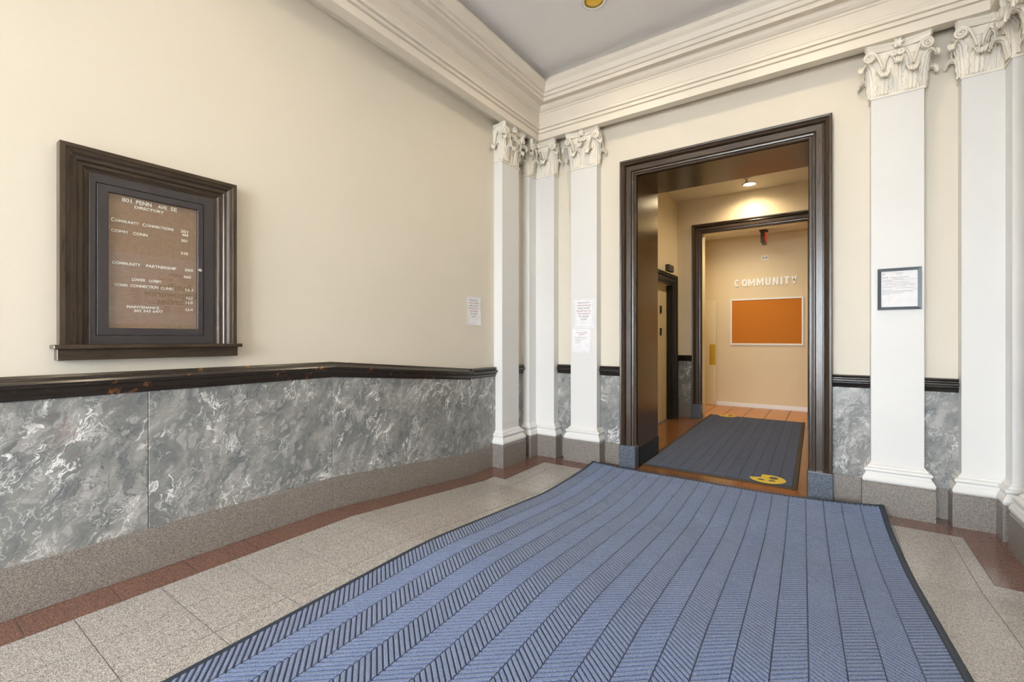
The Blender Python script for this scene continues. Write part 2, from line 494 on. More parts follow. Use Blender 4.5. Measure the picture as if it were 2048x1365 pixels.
# cornice
CP = [(-0.03, 3.40), (0.0, 3.372), (0.055, 3.366), (0.095, 3.352), (0.097, 3.327), (0.186, 3.325), (0.186, 3.386), (0.178, 3.388), (0.178, 3.395), (0.199, 3.397),
      (0.199, 3.421), (0.190, 3.423), (0.190, 3.430), (0.210, 3.432), (0.210, 3.456), (0.216, 3.462), (0.218, 3.474), (0.208, 3.482), (0.196, 3.485), (0.196, 3.580),
      (0.205, 3.582), (0.205, 3.592), (0.199, 3.594), (0.201, 3.600), (0.216, 3.606), (0.234, 3.620), (0.246, 3.640), (0.250, 3.650), (0.318, 3.650), (0.322, 3.634),
      (0.332, 3.634), (0.332, 3.664), (0.324, 3.667), (0.324, 3.674), (0.342, 3.676), (0.350, 3.688), (0.350, 3.697), (0.342, 3.700), (0.344, 3.706), (0.360, 3.712),
      (0.368, 3.730), (0.378, 3.752), (0.396, 3.768), (0.402, 3.774), (0.402, 3.792), (0.30, 3.794), (0.30, 3.90), (-0.03, 3.90)]
cpath = [(XL, YB), (XL, YF), (XR, YF), (XR, YB)]
for i, nm in enumerate(('along the wall with the directory', 'above the tall dark doorway', 'on the wall at the picture edge')):
    o = sweep(MB(), cpath, CP, lambda a, b, c: (a, b, c), i, i + 1).build('trim_%d' % (i + 1), 'cornice_paint')
    tag(o, 'cream stepped plaster cornice ' + nm, 'cornice', kind='structure')

# chair rails
RL = [(0.0, 0.868), (0.026, 0.868), (0.028, 0.884), (0.040, 0.896), (0.044, 0.906), (0.044, 0.916), (0.062, 0.920), (0.070, 0.927), (0.072, 0.936), (0.066, 0.944),
      (0.050, 0.947), (0.034, 0.950), (0.020, 0.956), (0.014, 0.968), (0.0, 0.968)]
RS = [(0.0, 0.872), (0.022, 0.872), (0.024, 0.884), (0.034, 0.896), (0.036, 0.904), (0.026, 0.907), (0.026, 0.911), (0.044, 0.914), (0.052, 0.922), (0.050, 0.932), (0.040, 0.937),
      (0.026, 0.939), (0.026, 0.944), (0.036, 0.947), (0.038, 0.956), (0.030, 0.963), (0.0, 0.967)]
def rail_left(pts, prof, mb, sgn=1, x=XL):
    n = len(prof); k = len(mb.v)
    for y in pts:
        for p, h in prof: mb.v.append((x + sgn * p, y, h + floor_z(y)))
    for r in range(len(pts) - 1):
        for j in range(n):
            a = k + r * n + j; b = k + r * n + (j + 1) % n
            mb.f.append((a, b, b + n, a + n))
    mb.f.append(tuple(k + j for j in range(n))); mb.f.append(tuple(k + (len(pts) - 1) * n + j for j in reversed(range(n))))
    return mb
r1 = empty('trim_4'); tag(r1, 'worn dark wooden chair rail stepping down along the ramp', 'chair rail', kind='structure')
rail_left([YB + 0.02, R0], RL, MB()).build('rail_length', 'rail_y', r1)
rail_left([R0, R1 + 0.06], RL, MB()).build('rail_length', 'rail_y', r1)
rail_left([R1 + 0.06, 3.556], RS, MB()).build('rail_length', 'rail_y', r1)
rail_left([3.854, 4.045], RS, MB()).build('rail_length', 'rail_y', r1)
r2 = empty('trim_5'); tag(r2, 'dark wooden chair rail on the wall at the picture edge', 'chair rail', kind='structure')
rail_left([YB + 0.02, R0], RL, MB(), -1, XR).build('rail_length', 'rail_y', r2)
rail_left([R0, R1 + 0.06], RL, MB(), -1, XR).build('rail_length', 'rail_y', r2)
rail_left([R1 + 0.06, 3.556], RS, MB(), -1, XR).build('rail_length', 'rail_y', r2)
rail_left([3.854, 4.045], RS, MB(), -1, XR).build('rail_length', 'rail_y', r2)
r3 = empty('trim_6'); tag(r3, 'dark wooden chair rail broken by pilasters beside the doorway', 'chair rail', kind='structure')
for x0, x1 in ((-2.375, -2.185), (-1.895, DX0 - CW), (DX1 + CW, 0.243), (0.531, 0.716)):
    sweep(MB(), [(x0, YF), (x1, YF)], [(p * 0.92, h + 0.002) for p, h in RS], lambda a, b, c: (a, b, c)).build('rail_length', 'rail_x', r3)

# ------------------------------------------------------------------ first doorway
d1 = empty('door_1', (0, 0, 0)); tag(d1, 'tall doorway with moulded dark oak casing and deep panelled reveals', 'doorway', kind='structure')
CAS = [(0.0, 0.0), (0.0, 0.028), (0.008, 0.036), (0.016, 0.036), (0.018, 0.028), (0.022, 0.028), (0.026, 0.040), (0.036, 0.042), (0.038, 0.034), (0.042, 0.034),
       (0.050, 0.046), (0.092, 0.048), (0.096, 0.034), (0.100, 0.034), (0.104, 0.052), (0.112, 0.064), (0.120, 0.060), (0.128, 0.066), (0.134, 0.074), (0.148, 0.076), (0.153, 0.070), (0.153, 0.0)]
dpath = [(DX1, 0.215), (DX1, DZ), (DX0, DZ), (DX0, 0.215)]
for i, (nm, mt) in enumerate((('casing_side', 'oak_v'), ('casing_head', 'oak_x'), ('casing_side', 'oak_v'))):
    sweep(MB(), dpath, CAS, lambda a, b, c: (a, YF - c, b), i, i + 1).build(nm, mt, d1)
for x0, x1 in ((DX0 - CW - 0.004, DX0 + 0.004), (DX1 - 0.004, DX1 + CW + 0.004)):
    MB().box(x0, x1, YF - 0.082, YF + 0.02, 0, 0.215).build('plinth_block', 'slate_block', d1, bevel=0.004)
JT = 0.02
box('jamb_panel', DX0 - JT, DX0, YF - 0.02, YH0 + 0.01, 0.20, DZ + JT, 'oak_panel', d1)
box('jamb_panel', DX1, DX1 + JT, YF - 0.02, YH0 + 0.01, 0.20, DZ + JT, 'oak_panel', d1)
MB().box(DX0 - JT, DX0 + 0.010, YF + 0.021, YH0 + 0.01, 0.0, 0.20).build('jamb_base', 'black_gloss', d1, bevel=0.003)
MB().box(DX1 - 0.010, DX1 + JT, YF + 0.021, YH0 + 0.01, 0.0, 0.20).build('jamb_base', 'black_gloss', d1, bevel=0.003)
box('head_panel', DX0, DX1, YF - 0.02, YH0 + 0.01, DZ, DZ + JT, 'oak_panel', d1)

# ------------------------------------------------------------------ hall
hf = box('floor.001', HXL - 0.15, HXR + 0.15, YF, Y30, -0.25, -0.003, 'grout_dark')
hf.name = 'floor_hall'; tag(hf, 'polished brown stone floor of the hall beyond the doorway', 'floor', kind='structure')
FL0 = lambda y: 0.0
xs = [DX0, -0.62, -0.215, DX1]
for x0, x1 in zip(xs[:-1], xs[1:]): tile('threshold_stone', x0, x1, YF, YF + 0.11, 'stone_brown', hf, zf=FL0)
for y0, y1 in ((YF + 0.11, 4.6), (4.6, YH0)):
    for x0, x1 in ((DX0, -0.83), (-0.83, DX1)): tile('floor_stone', x0, x1, y0, y1, 'stone_brown', hf, zf=FL0)
ysh = [YH0 + (YH1 - YH0) / 6 * k for k in range(7)]; xsh = [HXL + (HXR - HXL) / 5 * k for k in range(6)]
for y0, y1 in zip(ysh[:-1], ysh[1:]):
    for x0, x1 in zip(xsh[:-1], xsh[1:]): tile('floor_stone', x0, x1, y0, y1, 'stone_brown', hf, zf=FL0)
tile('floor_stone', D2X0, D2X1, YH1, Y30, 'stone_brown', hf, zf=FL0)

whl = MB()
whl.box(HXL - 0.15, HXL, YH0, 6.42, -0.25, HZ + 0.1).box(HXL - 0.15, HXL, 7.16, Y30, -0.25, HZ + 0.1).box(HXL - 0.15, HXL, 6.42, 7.16, 2.06, HZ + 0.1)
whl = whl.build('wall_hall_left', 'hall_paint'); tag(whl, 'warm cream hall wall with a small side door seen through the doorway', 'wall', kind='structure')
whr = box('wall_hall_right', HXR, HXR + 0.15, YH0, Y30, -0.25, HZ + 0.1, 'hall_paint'); tag(whr, 'cream hall wall hidden behind the doorway casing', 'wall', kind='structure')
mb = MB()
mb.box(HXL, D2X0 - 0.02, YH1, Y30, -0.25, HZ + 0.1).box(D2X1 + 0.02, HXR, YH1, Y30, -0.25, HZ + 0.1).box(D2X0 - 0.02, D2X1 + 0.02, YH1, Y30, D2Z + 0.02, HZ + 0.1)
whf = mb.build('wall_hall_far', 'hall_paint'); tag(whf, 'cream hall wall around the second dark framed doorway', 'wall', kind='structure')
for x0, x1 in ((HXL, D2X0 - 0.145), (D2X1 + 0.145, HXR)):
    MB().box(x0 + 0.001, x1, YH1 - 0.012, YH1 + 0.01, 0.222, 0.91).build('marble_panel', 'marble', whf, bevel=0.001)
    MB().box(x0 + 0.001, x1, YH1 - 0.016, YH1 + 0.01, 0, 0.222).build('base_block', 'granite_base', whf, bevel=0.001)
MB().box(HXL - 0.01, HXL + 0.012, 7.31, YH1 - 0.017, 0.222, 0.91).build('marble_panel', 'marble', whl, bevel=0.001)
MB().box(HXL - 0.01, HXL + 0.016, 7.31, YH1 - 0.017, 0, 0.222).build('base_block', 'granite_base', whl, bevel=0.001)
r4 = empty('trim_7'); tag(r4, 'dark chair rail in the hall corner beyond the doorway', 'chair rail', kind='structure')
hp = [(HXL, 7.305), (HXL, YH1), (D2X0 - 0.145, YH1)]
for i, mt in enumerate(('rail_y', 'rail_x')): sweep(MB(), hp, [(p, h + 0.015) for p, h in RS], lambda a, b, c: (a, b, c), i, i + 1).build('rail_length', mt, r4)
hc = box('ceiling_hall', HXL - 0.15, HXR + 0.15, YH0, Y30, HZ, HZ + 0.1, 'plaster'); tag(hc, 'pale hall ceiling with a recessed lamp', 'ceiling', kind='structure')

# second doorway
d2 = empty('door_2'); tag(d2, 'second doorway with dark oak casing at the end of the hall', 'doorway', kind='structure')
C2 = [(a * 0.145 / 0.153, b * 0.85) for a, b in CAS]
dpath2 = [(D2X1, 0.215), (D2X1, D2Z), (D2X0, D2Z), (D2X0, 0.215)]
for i, (nm, mt) in enumerate((('casing_side', 'oak_v'), ('casing_head', 'oak_x'), ('casing_side', 'oak_v'))):
    sweep(MB(), dpath2, C2, lambda a, b, c: (a, YH1 - c, b), i, i + 1).build(nm, mt, d2)
for x0, x1 in ((D2X0 - 0.149, D2X0 + 0.004), (D2X1 - 0.004, D2X1 + 0.149)):
    MB().box(x0, x1, YH1 - 0.072, YH1 + 0.02, 0, 0.215).build('plinth_block', 'slate_block', d2, bevel=0.004)
box('jamb_panel', D2X0 - JT, D2X0, YH1 - 0.02, Y30 + 0.01, 0.0, D2Z + JT, 'door_cream', d2)
box('jamb_panel', D2X1, D2X1 + JT, YH1 - 0.02, Y30 + 0.01, 0.0, D2Z + JT, 'door_cream', d2)
box('head_panel', D2X0, D2X1, YH1 - 0.02, Y30 + 0.01, D2Z, D2Z + JT, 'door_cream', d2)

# hall side door
d3 = empty('door_3'); tag(d3, 'narrow cream side door in a black frame in the hall', 'door', kind='structure')
dp3 = [(6.42, 0.0), (6.42, 2.06), (7.16, 2.06), (7.16, 0.0)]
C3 = [(-a, b * 0.9) for a, b in CAS]
for i, (nm, mt) in enumerate((('casing_side', 'black_gloss'), ('casing_head', 'black_gloss'), ('casing_side', 'black_gloss'))):
    sweep(MB(), dp3, C3, lambda a, b, c: (HXL + c, a, b), i, i + 1).build(nm, mt, d3)
box('door_leaf', HXL - 0.10, HXL - 0.06, 6.42, 7.16, 0.005, 2.06, 'door_cream', d3)
box('jamb_panel', HXL - 0.15, HXL + 0.01, 7.14, 7.16, 0.0, 2.06, 'black_gloss', d3)
box('jamb_panel', HXL - 0.15, HXL + 0.01, 6.42, 6.44, 0.0, 2.06, 'black_gloss', d3)
cl = MB().box(HXL + 0.072, HXL + 0.13, 6.62, 6.86, 2.215, 2.31).build('door_closer', 'metal_dark', d3, bevel=0.006)
for z in (1.29, 1.62):
    MB().box(HXL - 0.06, HXL - 0.045, 6.80, 6.86, z, z + 0.11).build('lock_plate', 'black_gloss', d3, bevel=0.003)

# ------------------------------------------------------------------ far room
f3 = box('floor_room', HXL - 0.15, HXR + 0.15, Y30, Y31 + 0.15, -0.25, -0.003, 'grout_dark'); tag(f3, 'terracotta tiled floor of the far room under the cork board', 'floor', kind='structure')
for k in range(8):
    for j in range(5):
        x0 = HXL + (HXR - HXL) / 8 * k; y0 = Y30 + 0.3 * j
        tile('floor_tile', x0, x0 + (HXR - HXL) / 8, y0, y0 + 0.3, 'terracotta', f3, gap=0.004, zf=FL0)
w3 = box('wall_room_far', HXL - 0.15, HXR + 0.15, Y31, Y31 + 0.15, -0.25, RZ + 0.2, 'room_paint'); tag(w3, 'cream end wall with cork board and wall letters', 'wall', kind='structure')
w3l = box('wall_room_left', HXL - 0.15, HXL, Y30, Y31, -0.25, RZ + 0.2, 'room_paint'); tag(w3l, 'cream side wall of the far room by the narrow panel', 'wall', kind='structure')
w3r = box('wall_room_right', HXR, HXR + 0.15, Y30, Y31, -0.25, RZ + 0.2, 'room_paint'); tag(w3r, 'cream side wall of the far room hidden by the casing', 'wall', kind='structure')
c3 = box('ceiling_room', HXL - 0.15, HXR + 0.15, Y30, Y31 + 0.15, RZ, RZ + 0.1, 'plaster'); tag(c3, 'far room ceiling over the exit sign', 'ceiling', kind='structure')
bb = MB().box(HXL, HXR, Y31 - 0.014, Y31, 0, 0.075).build('baseboard_far', 'trim_white', bevel=0.003); tag(bb, 'white baseboard under the cork board wall', 'baseboard', kind='structure')

# ------------------------------------------------------------------ entrance wall behind the camera
mb = MB()
EX0, EX1, EZ = -2.34, 0.66, 3.2
mb.box(XL - 0.15, EX0, YB - 0.2, YB, -0.25, 4.15).box(EX1, XR + 0.15, YB - 0.2, YB, -0.25, 4.15).box(EX0, EX1, YB - 0.2, YB, EZ, 4.15)
we = mb.build('wall_entrance', 'wall_paint'); tag(we, 'entrance wall with the glazed street doors behind the viewer', 'wall', kind='structure')
w1 = empty('window_1'); tag(w1, 'glazed street entrance with dark mullions behind the viewer', 'window', kind='structure')
for x in (EX0, EX0 + 0.72, -0.865, EX1 - 0.77, EX1 - 0.05):
    box('mullion', x, x + 0.05, YB - 0.13, YB - 0.07, RH, EZ, 'metal_dark', w1)
for z in (RH, 2.35, EZ - 0.05):
    box('transom', EX0, EX1, YB - 0.128, YB - 0.072, z, z + 0.05, 'metal_dark', w1)
box('pane', EX0, EX1, YB - 0.103, YB - 0.097, RH + 0.02, EZ - 0.02, 'glass_entrance', w1)
pv = box('pavement', -16, 14, -20, YB - 0.2, -0.25, 0.08, 'pavement_grey'); tag(pv, 'grey street pavement outside the entrance', 'pavement', kind='structure')

# ------------------------------------------------------------------ pilasters
SH = 0.145          # half width of a shaft
SD, PD = 0.10, 0.155  # shaft and plinth projection
CZ0, CZ1 = 2.965, 3.325
BPROF = [(0.0, 0.222), (0.046, 0.222), (0.052, 0.233), (0.052, 0.246), (0.046, 0.258), (0.044, 0.262), (0.042, 0.268), (0.034, 0.276), (0.030, 0.288), (0.034, 0.294),
         (0.040, 0.302), (0.038, 0.314), (0.028, 0.320), (0.020, 0.322), (0.018, 0.332), (0.008, 0.340), (0.0, 0.352)]
PPROF = [(0.0, 0.0), (0.052, 0.0), (0.052, 0.207), (0.047, 0.214), (0.040, 0.222), (0.0, 0.222)]

def grid(mb, f, nu, nv):
    k = len(mb.v)
    for j in range(nv + 1):
        for i in range(nu + 1): mb.v.append(tuple(f(i / nu, j / nv)))
    for j in range(nv):
        for i in range(nu):
            a = k + j * (nu + 1) + i
            mb.f.append((a, a + 1, a + nu + 2, a + nu + 1))

def leaf_mesh(w, h, curl, bow, side=1.0):
    """acanthus leaf standing at origin, facing -y, z up; returns MB"""
    mb = MB(); th = 0.004
    L1 = 0.70
    def centre(v):
        if v < L1:
            s = v / L1
            return (-(0.004 + bow * s ** 1.6), h * 0.86 * s)
        a = (v - L1) / (1 - L1) * math.radians(215)
        return (-(0.004 + bow) - curl * (1 - math.cos(a)), h * 0.86 + curl * 1.05 * math.sin(a))
    def pt(u, v, off):
        s = u * 2 - 1
        y, z = centre(v)
        hw = w / 2 * (0.62 + 0.38 * math.sin(math.pi * min(1, v * 0.9 + 0.1)) ** 0.7)
        hw *= 1.0 + 0.13 * math.cos(v * 2 * math.pi * 4.5)
        if v > L1: hw *= 1 - 0.28 * ((v - L1) / (1 - L1)) ** 1.3
        rib = 0.0065 * math.cos(s * math.pi * 4.0) * (1 - 0.35 * v)
        back = 0.020 * s * s * (0.4 + 0.6 * v)
        # normal direction in the y-z plane
        y2, z2 = centre(min(1, v + 0.01)); y1, z1 = centre(max(0, v - 0.01))
        dy, dz = y2 - y1, z2 - z1; q = math.hypot(dy, dz) or 1
        ny, nz = -dz / q, dy / q
        d = rib - back + off
        return (s * hw, y + ny * d, z + nz * d)
    nu, nv = 16, 22
    grid(mb, lambda u, v: pt(u, v, 0.0), nu, nv)
    grid(mb, lambda u, v: pt(1 - u, v, -th), nu, nv)
    n = (nu + 1) * (nv + 1)
    for j in range(nv):
        a = j * (nu + 1); b = n + j * (nu + 1) + nu
        mb.f.append((a, a + nu + 1, b + nu + 1, b))
        a2 = j * (nu + 1) + nu; b2 = n + j * (nu + 1)
        mb.f.append((a2 + nu + 1, a2, b2, b2 + nu + 1))
    top = nv * (nu + 1)
    for i in range(nu):
        mb.f.append((top + i, top + i + 1, n + top + nu - i - 1, n + top + nu - i))
    return mb

def tube(mb, pts, rads, seg=8, flat=1.0):
    k = len(mb.v); n = len(pts)
    up = Vector((0, 1, 0))
    for i, p in enumerate(pts):
        p = Vector(p)
        d = (Vector(pts[min(i + 1, n - 1)]) - Vector(pts[max(i - 1, 0)])).normalized()
        a = d.cross(up)
        if a.length < 1e-4: a = d.cross(Vector((1, 0, 0)))
        a.normalize(); b = a.cross(d).normalized()
        for j in range(seg):
            t = 2 * math.pi * j / seg
            mb.v.append(tuple(p + (a * math.cos(t) + b * math.sin(t) * flat) * rads[i]))
    for i in range(n - 1):
        for j in range(seg):
            q = k + i * seg; r = k + i * seg + seg
            mb.f.append((q + j, q + (j + 1) % seg, r + (j + 1) % seg, r + j))
    mb.f.append(tuple(k + j for j in reversed(range(seg)))); mb.f.append(tuple(k + (n - 1) * seg + j for j in range(seg)))
    return mb

def volute_mesh(sgn, R=0.034, x0=0.07, z0=-0.115):
    """scroll centred at the origin facing -y, its stem coming up from (-sgn*x0, z0)"""
    mb = MB(); pts = []; rr = []
    # stem
    a0 = math.radians(90)
    for i in range(9):
        s = i / 8
        x = -sgn * x0 * (1 - s) ** 0.75; z = z0 + (R - z0) * (1 - (1 - s) ** 1.8)
        pts.append((x, 0.006 * (1 - s), z)); rr.append(0.006 + 0.003 * s)
    turns = 2.1; n = 34
    for i in range(1, n + 1):
        s = i / n; a = a0 - sgn * s * turns * 2 * math.pi; r = R * (1 - s) ** 0.9 + 0.002
        pts.append((r * math.cos(a), -0.010 * s, r * math.sin(a))); rr.append(0.009 * (1 - 0.45 * s))
    tube(mb, pts, rr, 7, 1.5)
    # drum behind the spiral
    seg = 18; k = len(mb.v); m = R * 0.98
    for yy, q in ((0.034, 0.75), (0.026, 1.0), (0.0, 1.0), (-0.003, 0.9)):
        for j in range(seg):
            t = 2 * math.pi * j / seg; mb.v.append((m * q * math.cos(t), yy, m * q * math.sin(t)))
    for i in range(3):
        for j in range(seg):
            mb.f.append((k + i * seg + j, k + i * seg + (j + 1) % seg, k + (i + 1) * seg + (j + 1) % seg, k + (i + 1) * seg + j))
    mb.f.append(tuple(k + j for j in range(seg))); mb.f.append(tuple(k + 3 * seg + j for j in reversed(range(seg))))
    return mb

def rosette_mesh(R=0.030):
    mb = MB(); NP = 6
    def f(u, v):
        a = u * 2 * math.pi; r = v * R * (1 + 0.20 * math.cos(a * NP))
        y = -0.016 * math.sin(v * math.pi * 0.8) - 0.006 * v * abs(math.cos(a * NP / 2)) - 0.010 * max(0, 1 - v * 3.2)
        return (r * math.cos(a), y - 0.006, r * math.sin(a))
    grid(mb, f, 42, 8)
    k = len(mb.v); seg = 42
    for j in range(seg + 1):
        a = j / seg * 2 * math.pi; r = R * 0.8
        mb.v.append((r * math.cos(a), 0.022, r * math.sin(a)))
    t0 = 8 * 43
    for j in range(seg): mb.f.append((t0 + j, t0 + j + 1, k + j + 1, k + j))
    return mb

def stalk_mesh():
    mb = MB(); pts = []; rr = []
    prof = [(0.0, 0.010), (0.02, 0.013), (0.05, 0.015), (0.068, 0.018), (0.074, 0.021), (0.080, 0.021), (0.086, 0.017), (0.10, 0.020), (0.115, 0.026), (0.118, 0.018)]
    seg = 16; k = 0
    for z, r in prof:
        for j in range(seg):
            t = 2 * math.pi * j / seg; q = r * (1 + 0.10 * math.cos(t * 8))
            mb.v.append((q * math.cos(t), q * math.sin(t) * 0.7, z))
    for i in range(len(prof) - 1):
        for j in range(seg): mb.f.append((i * seg + j, i * seg + (j + 1) % seg, (i + 1) * seg + (j + 1) % seg, (i + 1) * seg + j))
    mb.f.append(tuple(reversed(range(seg)))); mb.f.append(tuple((len(prof) - 1) * seg + j for j in range(seg)))
    return mb

def to_mesh(mb, name, mat):
    o = mb.build(name, mat, None, smooth=True); me = o.data; bpy.data.objects.remove(o); return me
ME = {
    'low': to_mesh(leaf_mesh(0.098, 0.125, 0.022, 0.020), 'acanthus_leaf', 'plaster'),
    'up': to_mesh(leaf_mesh(0.086, 0.215, 0.025, 0.026), 'acanthus_leaf', 'plaster'),
    'side': to_mesh(leaf_mesh(0.085, 0.125, 0.019, 0.016), 'acanthus_leaf', 'plaster'),
    'vol_r': to_mesh(volute_mesh(1), 'volute', 'plaster'), 'vol_l': to_mesh(volute_mesh(-1), 'volute', 'plaster'),
    'hel_r': to_mesh(volute_mesh(1, 0.018, 0.055, -0.10), 'inner_scroll', 'plaster'), 'hel_l': to_mesh(volute_mesh(-1, 0.018, 0.055, -0.10), 'inner_scroll', 'plaster'),
    'ros': to_mesh(rosette_mesh(), 'rosette', 'plaster'), 'stalk': to_mesh(stalk_mesh(), 'stalk', 'plaster'),
}
def place(name, key, parent, loc, rz=0.0, sc=(1, 1, 1)):
    o = bpy.data.objects.new(name, ME[key]); COL.objects.link(o); o.parent = parent
    o.location = loc; o.rotation_euler = (0, 0, rz); o.scale = sc
    return o

def abacus(mb, outline, z0, z1):
    """moulded slab following a plan outline (list of xy), outline grows a little upward"""
    n = len(outline)
    cx = sum(p[0] for p in outline) / n; cy = 0.0
    levels = [(z0, 0.93), (z0 + 0.010, 0.97), (z0 + 0.012, 0.95), (z0 + 0.026, 1.0), (z0 + 0.030, 0.985), (z1, 1.0)]
    k = len(mb.v)
    for z, s in levels:
        for x, y in outline: mb.v.append((cx + (x - cx) * s, cy + (y - cy) * s if y < -1e-6 else y, z))
    m = len(levels)
    for i in range(m - 1):
        for j in range(n):
            mb.f.append((k + i * n + j, k + i * n + (j + 1) % n, k + (i + 1) * n + (j + 1) % n, k + (i + 1) * n + j))
    mb.f.append(tuple(k + j for j in reversed(range(n)))); mb.f.append(tuple(k + (m - 1) * n + j for j in range(n)))
    return mb

def capital(parent, w, left=True, right=True, ros_x=0.0):
    """local frame: wall plane y=0, shaft front y=-SD, centred on x"""
    hw = w / 2
    H = CZ1 - CZ0
    mb = MB()
    # necking fillets and bell
    lx = -hw - (0.008 if left else 0); rx = hw + (0.008 if right else 0)
    mb.box(lx, rx, -SD - 0.008, 0.01, CZ0 - 0.004, CZ0 + 0.006)
    mb.box(lx + 0.004, rx - 0.004, -SD - 0.004, 0.01, CZ0 + 0.006, CZ0 + 0.014)
    fl = 0.018
    a = [(-hw, -SD), (hw, -SD), (hw, 0.01), (-hw, 0.01)]
    b = [(-hw - (fl if left else 0), -SD - fl), (hw + (fl if right else 0), -SD - fl), (hw + (fl if right else 0), 0.01), (-hw - (fl if left else 0), 0.01)]
    mb.add([(x, y, CZ0 + 0.014) for x, y in a] + [(x, y, CZ1 - 0.05) for x, y in b], [(0, 3, 2, 1), (4, 5, 6, 7), (0, 1, 5, 4), (1, 2, 6, 5), (2, 3, 7, 6), (3, 0, 4, 7)])
    cap = mb.build('capital', 'plaster', parent)
    # abacus plan: concave between horns
    ol = []
    hx, hy = hw + 0.040, -SD - 0.062
    L = -hx if left else -hw; Rr = hx if right else hw
    if left: ol += [(-hw - 0.016, 0.005), (-hw - 0.018, -SD * 0.6), (-hx, hy + 0.022), (-hx + 0.012, hy)]
    else: ol += [(-hw, 0.005), (-hw, -SD - 0.03)]
    n = 9
    xa = -hx + 0.012 if left else -hw; xb = hx - 0.012 if right else hw
    for i in range(1, n):
        s = i / n; x = xa + (xb - xa) * s
        full = 1 - (2 * s - 1) ** 2 if (left and right) else ((1 - s ** 2) if right else (1 - (1 - s) ** 2))
        ol.append((x, hy + 0.034 * full))
    if right: ol += [(hx - 0.012, hy), (hx, hy + 0.022), (hw + 0.018, -SD * 0.6), (hw + 0.016, 0.005)]
    else: ol += [(hw, -SD - 0.03), (hw, 0.005)]
    abacus(MB(), ol, CZ1 - 0.048, CZ1 + 0.001).build('abacus', 'plaster', cap)
    F = -SD - 0.004
    z0 = CZ0 + 0.014
    if left and right: lows = [-hw * 0.52, hw * 0.52]; ups = [0.0]
    elif right: lows = [hw * 0.25]; ups = [-hw * 0.55]
    else: lows = [-hw * 0.25]; ups = [hw * 0.55]
    for x in ups: place('acanthus_leaf', 'up', cap, (x, F + 0.006, z0))
    for x in lows: place('acanthus_leaf', 'low', cap, (x, F - 0.004, z0))
    if left and right:
        for x in lows: place('stalk', 'stalk', cap, (x, F - 0.006, z0 + 0.125))
    else:
        for x in lows: place('stalk', 'stalk', cap, (x, F - 0.006, z0 + 0.125))
    for sgn, on in ((-1, left), (1, right)):
        if not on: continue
        place('acanthus_leaf', 'side', cap, (sgn * (hw + 0.002), -SD * 0.52, z0), sgn * math.pi / 2)
        place('acanthus_leaf', 'up', cap, (sgn * (hw - 0.006), F + 0.012, z0 + 0.004), sgn * math.radians(42), (0.92, 1, 0.98))
        place('volute', 'vol_r' if sgn > 0 else 'vol_l', cap, (sgn * (hw + 0.006), F - 0.042, CZ1 - 0.080), sgn * math.radians(16))
        place('volute', 'vol_l' if sgn > 0 else 'vol_r', cap, (sgn * (hw + 0.030), F + 0.004, CZ1 - 0.080), sgn * math.radians(78), (0.9, 0.8, 1))
    if left and right:
        place('inner_scroll', 'hel_l', cap, (0.022, F - 0.026, CZ1 - 0.084))
        place('inner_scroll', 'hel_r', cap, (-0.022, F - 0.026, CZ1 - 0.084))
    elif right: place('inner_scroll', 'hel_l', cap, (-hw * 0.45, F - 0.026, CZ1 - 0.084))
    else: place('inner_scroll', 'hel_r', cap, (hw * 0.45, F - 0.026, CZ1 - 0.084))
    place('rosette', 'ros', cap, (ros_x, -SD - 0.034 - (0.006 if left and right else 0.014), CZ1 - 0.026))
    return cap

def pilaster(loc, rz, label):
    e = empty('pilaster', loc, rz); tag(e, label, 'pilaster', 'pilasters with leafy capitals')
    path = [(-SH, 0.0), (-SH, -SD), (SH, -SD), (SH, 0.0)]
    idm = lambda a, b, c: (a, b, c)
    pp = MB(); sweep(pp, path, PPROF, idm); pp.box(-SH, SH, -SD, 0.0, 0, 0.222)
    pp.build('plinth', 'granite_base', e)
    bp = MB(); sweep(bp, path, BPROF, idm)
    bp.build('base_moulding', 'white_paint', e)
    MB().box(-SH, SH, -SD, 0.0, 0.222, CZ0).build('shaft', 'white_paint', e, bevel=0.0025)
    capital(e, SH * 2)
    return e

pilaster((XL, 3.705, 0), math.pi / 2, 'white pilaster on the directory wall, next to the small paper notice')
pilaster((-2.037, YF, 0), 0, 'white pilaster with two paper sheets taped to it beside the doorway')
pilaster((0.388, YF, 0), 0, 'white pilaster carrying the small framed certificate')
pilaster((XR, 3.690, 0), -math.pi / 2, 'white pilaster cut off by the picture edge, nearest of all')

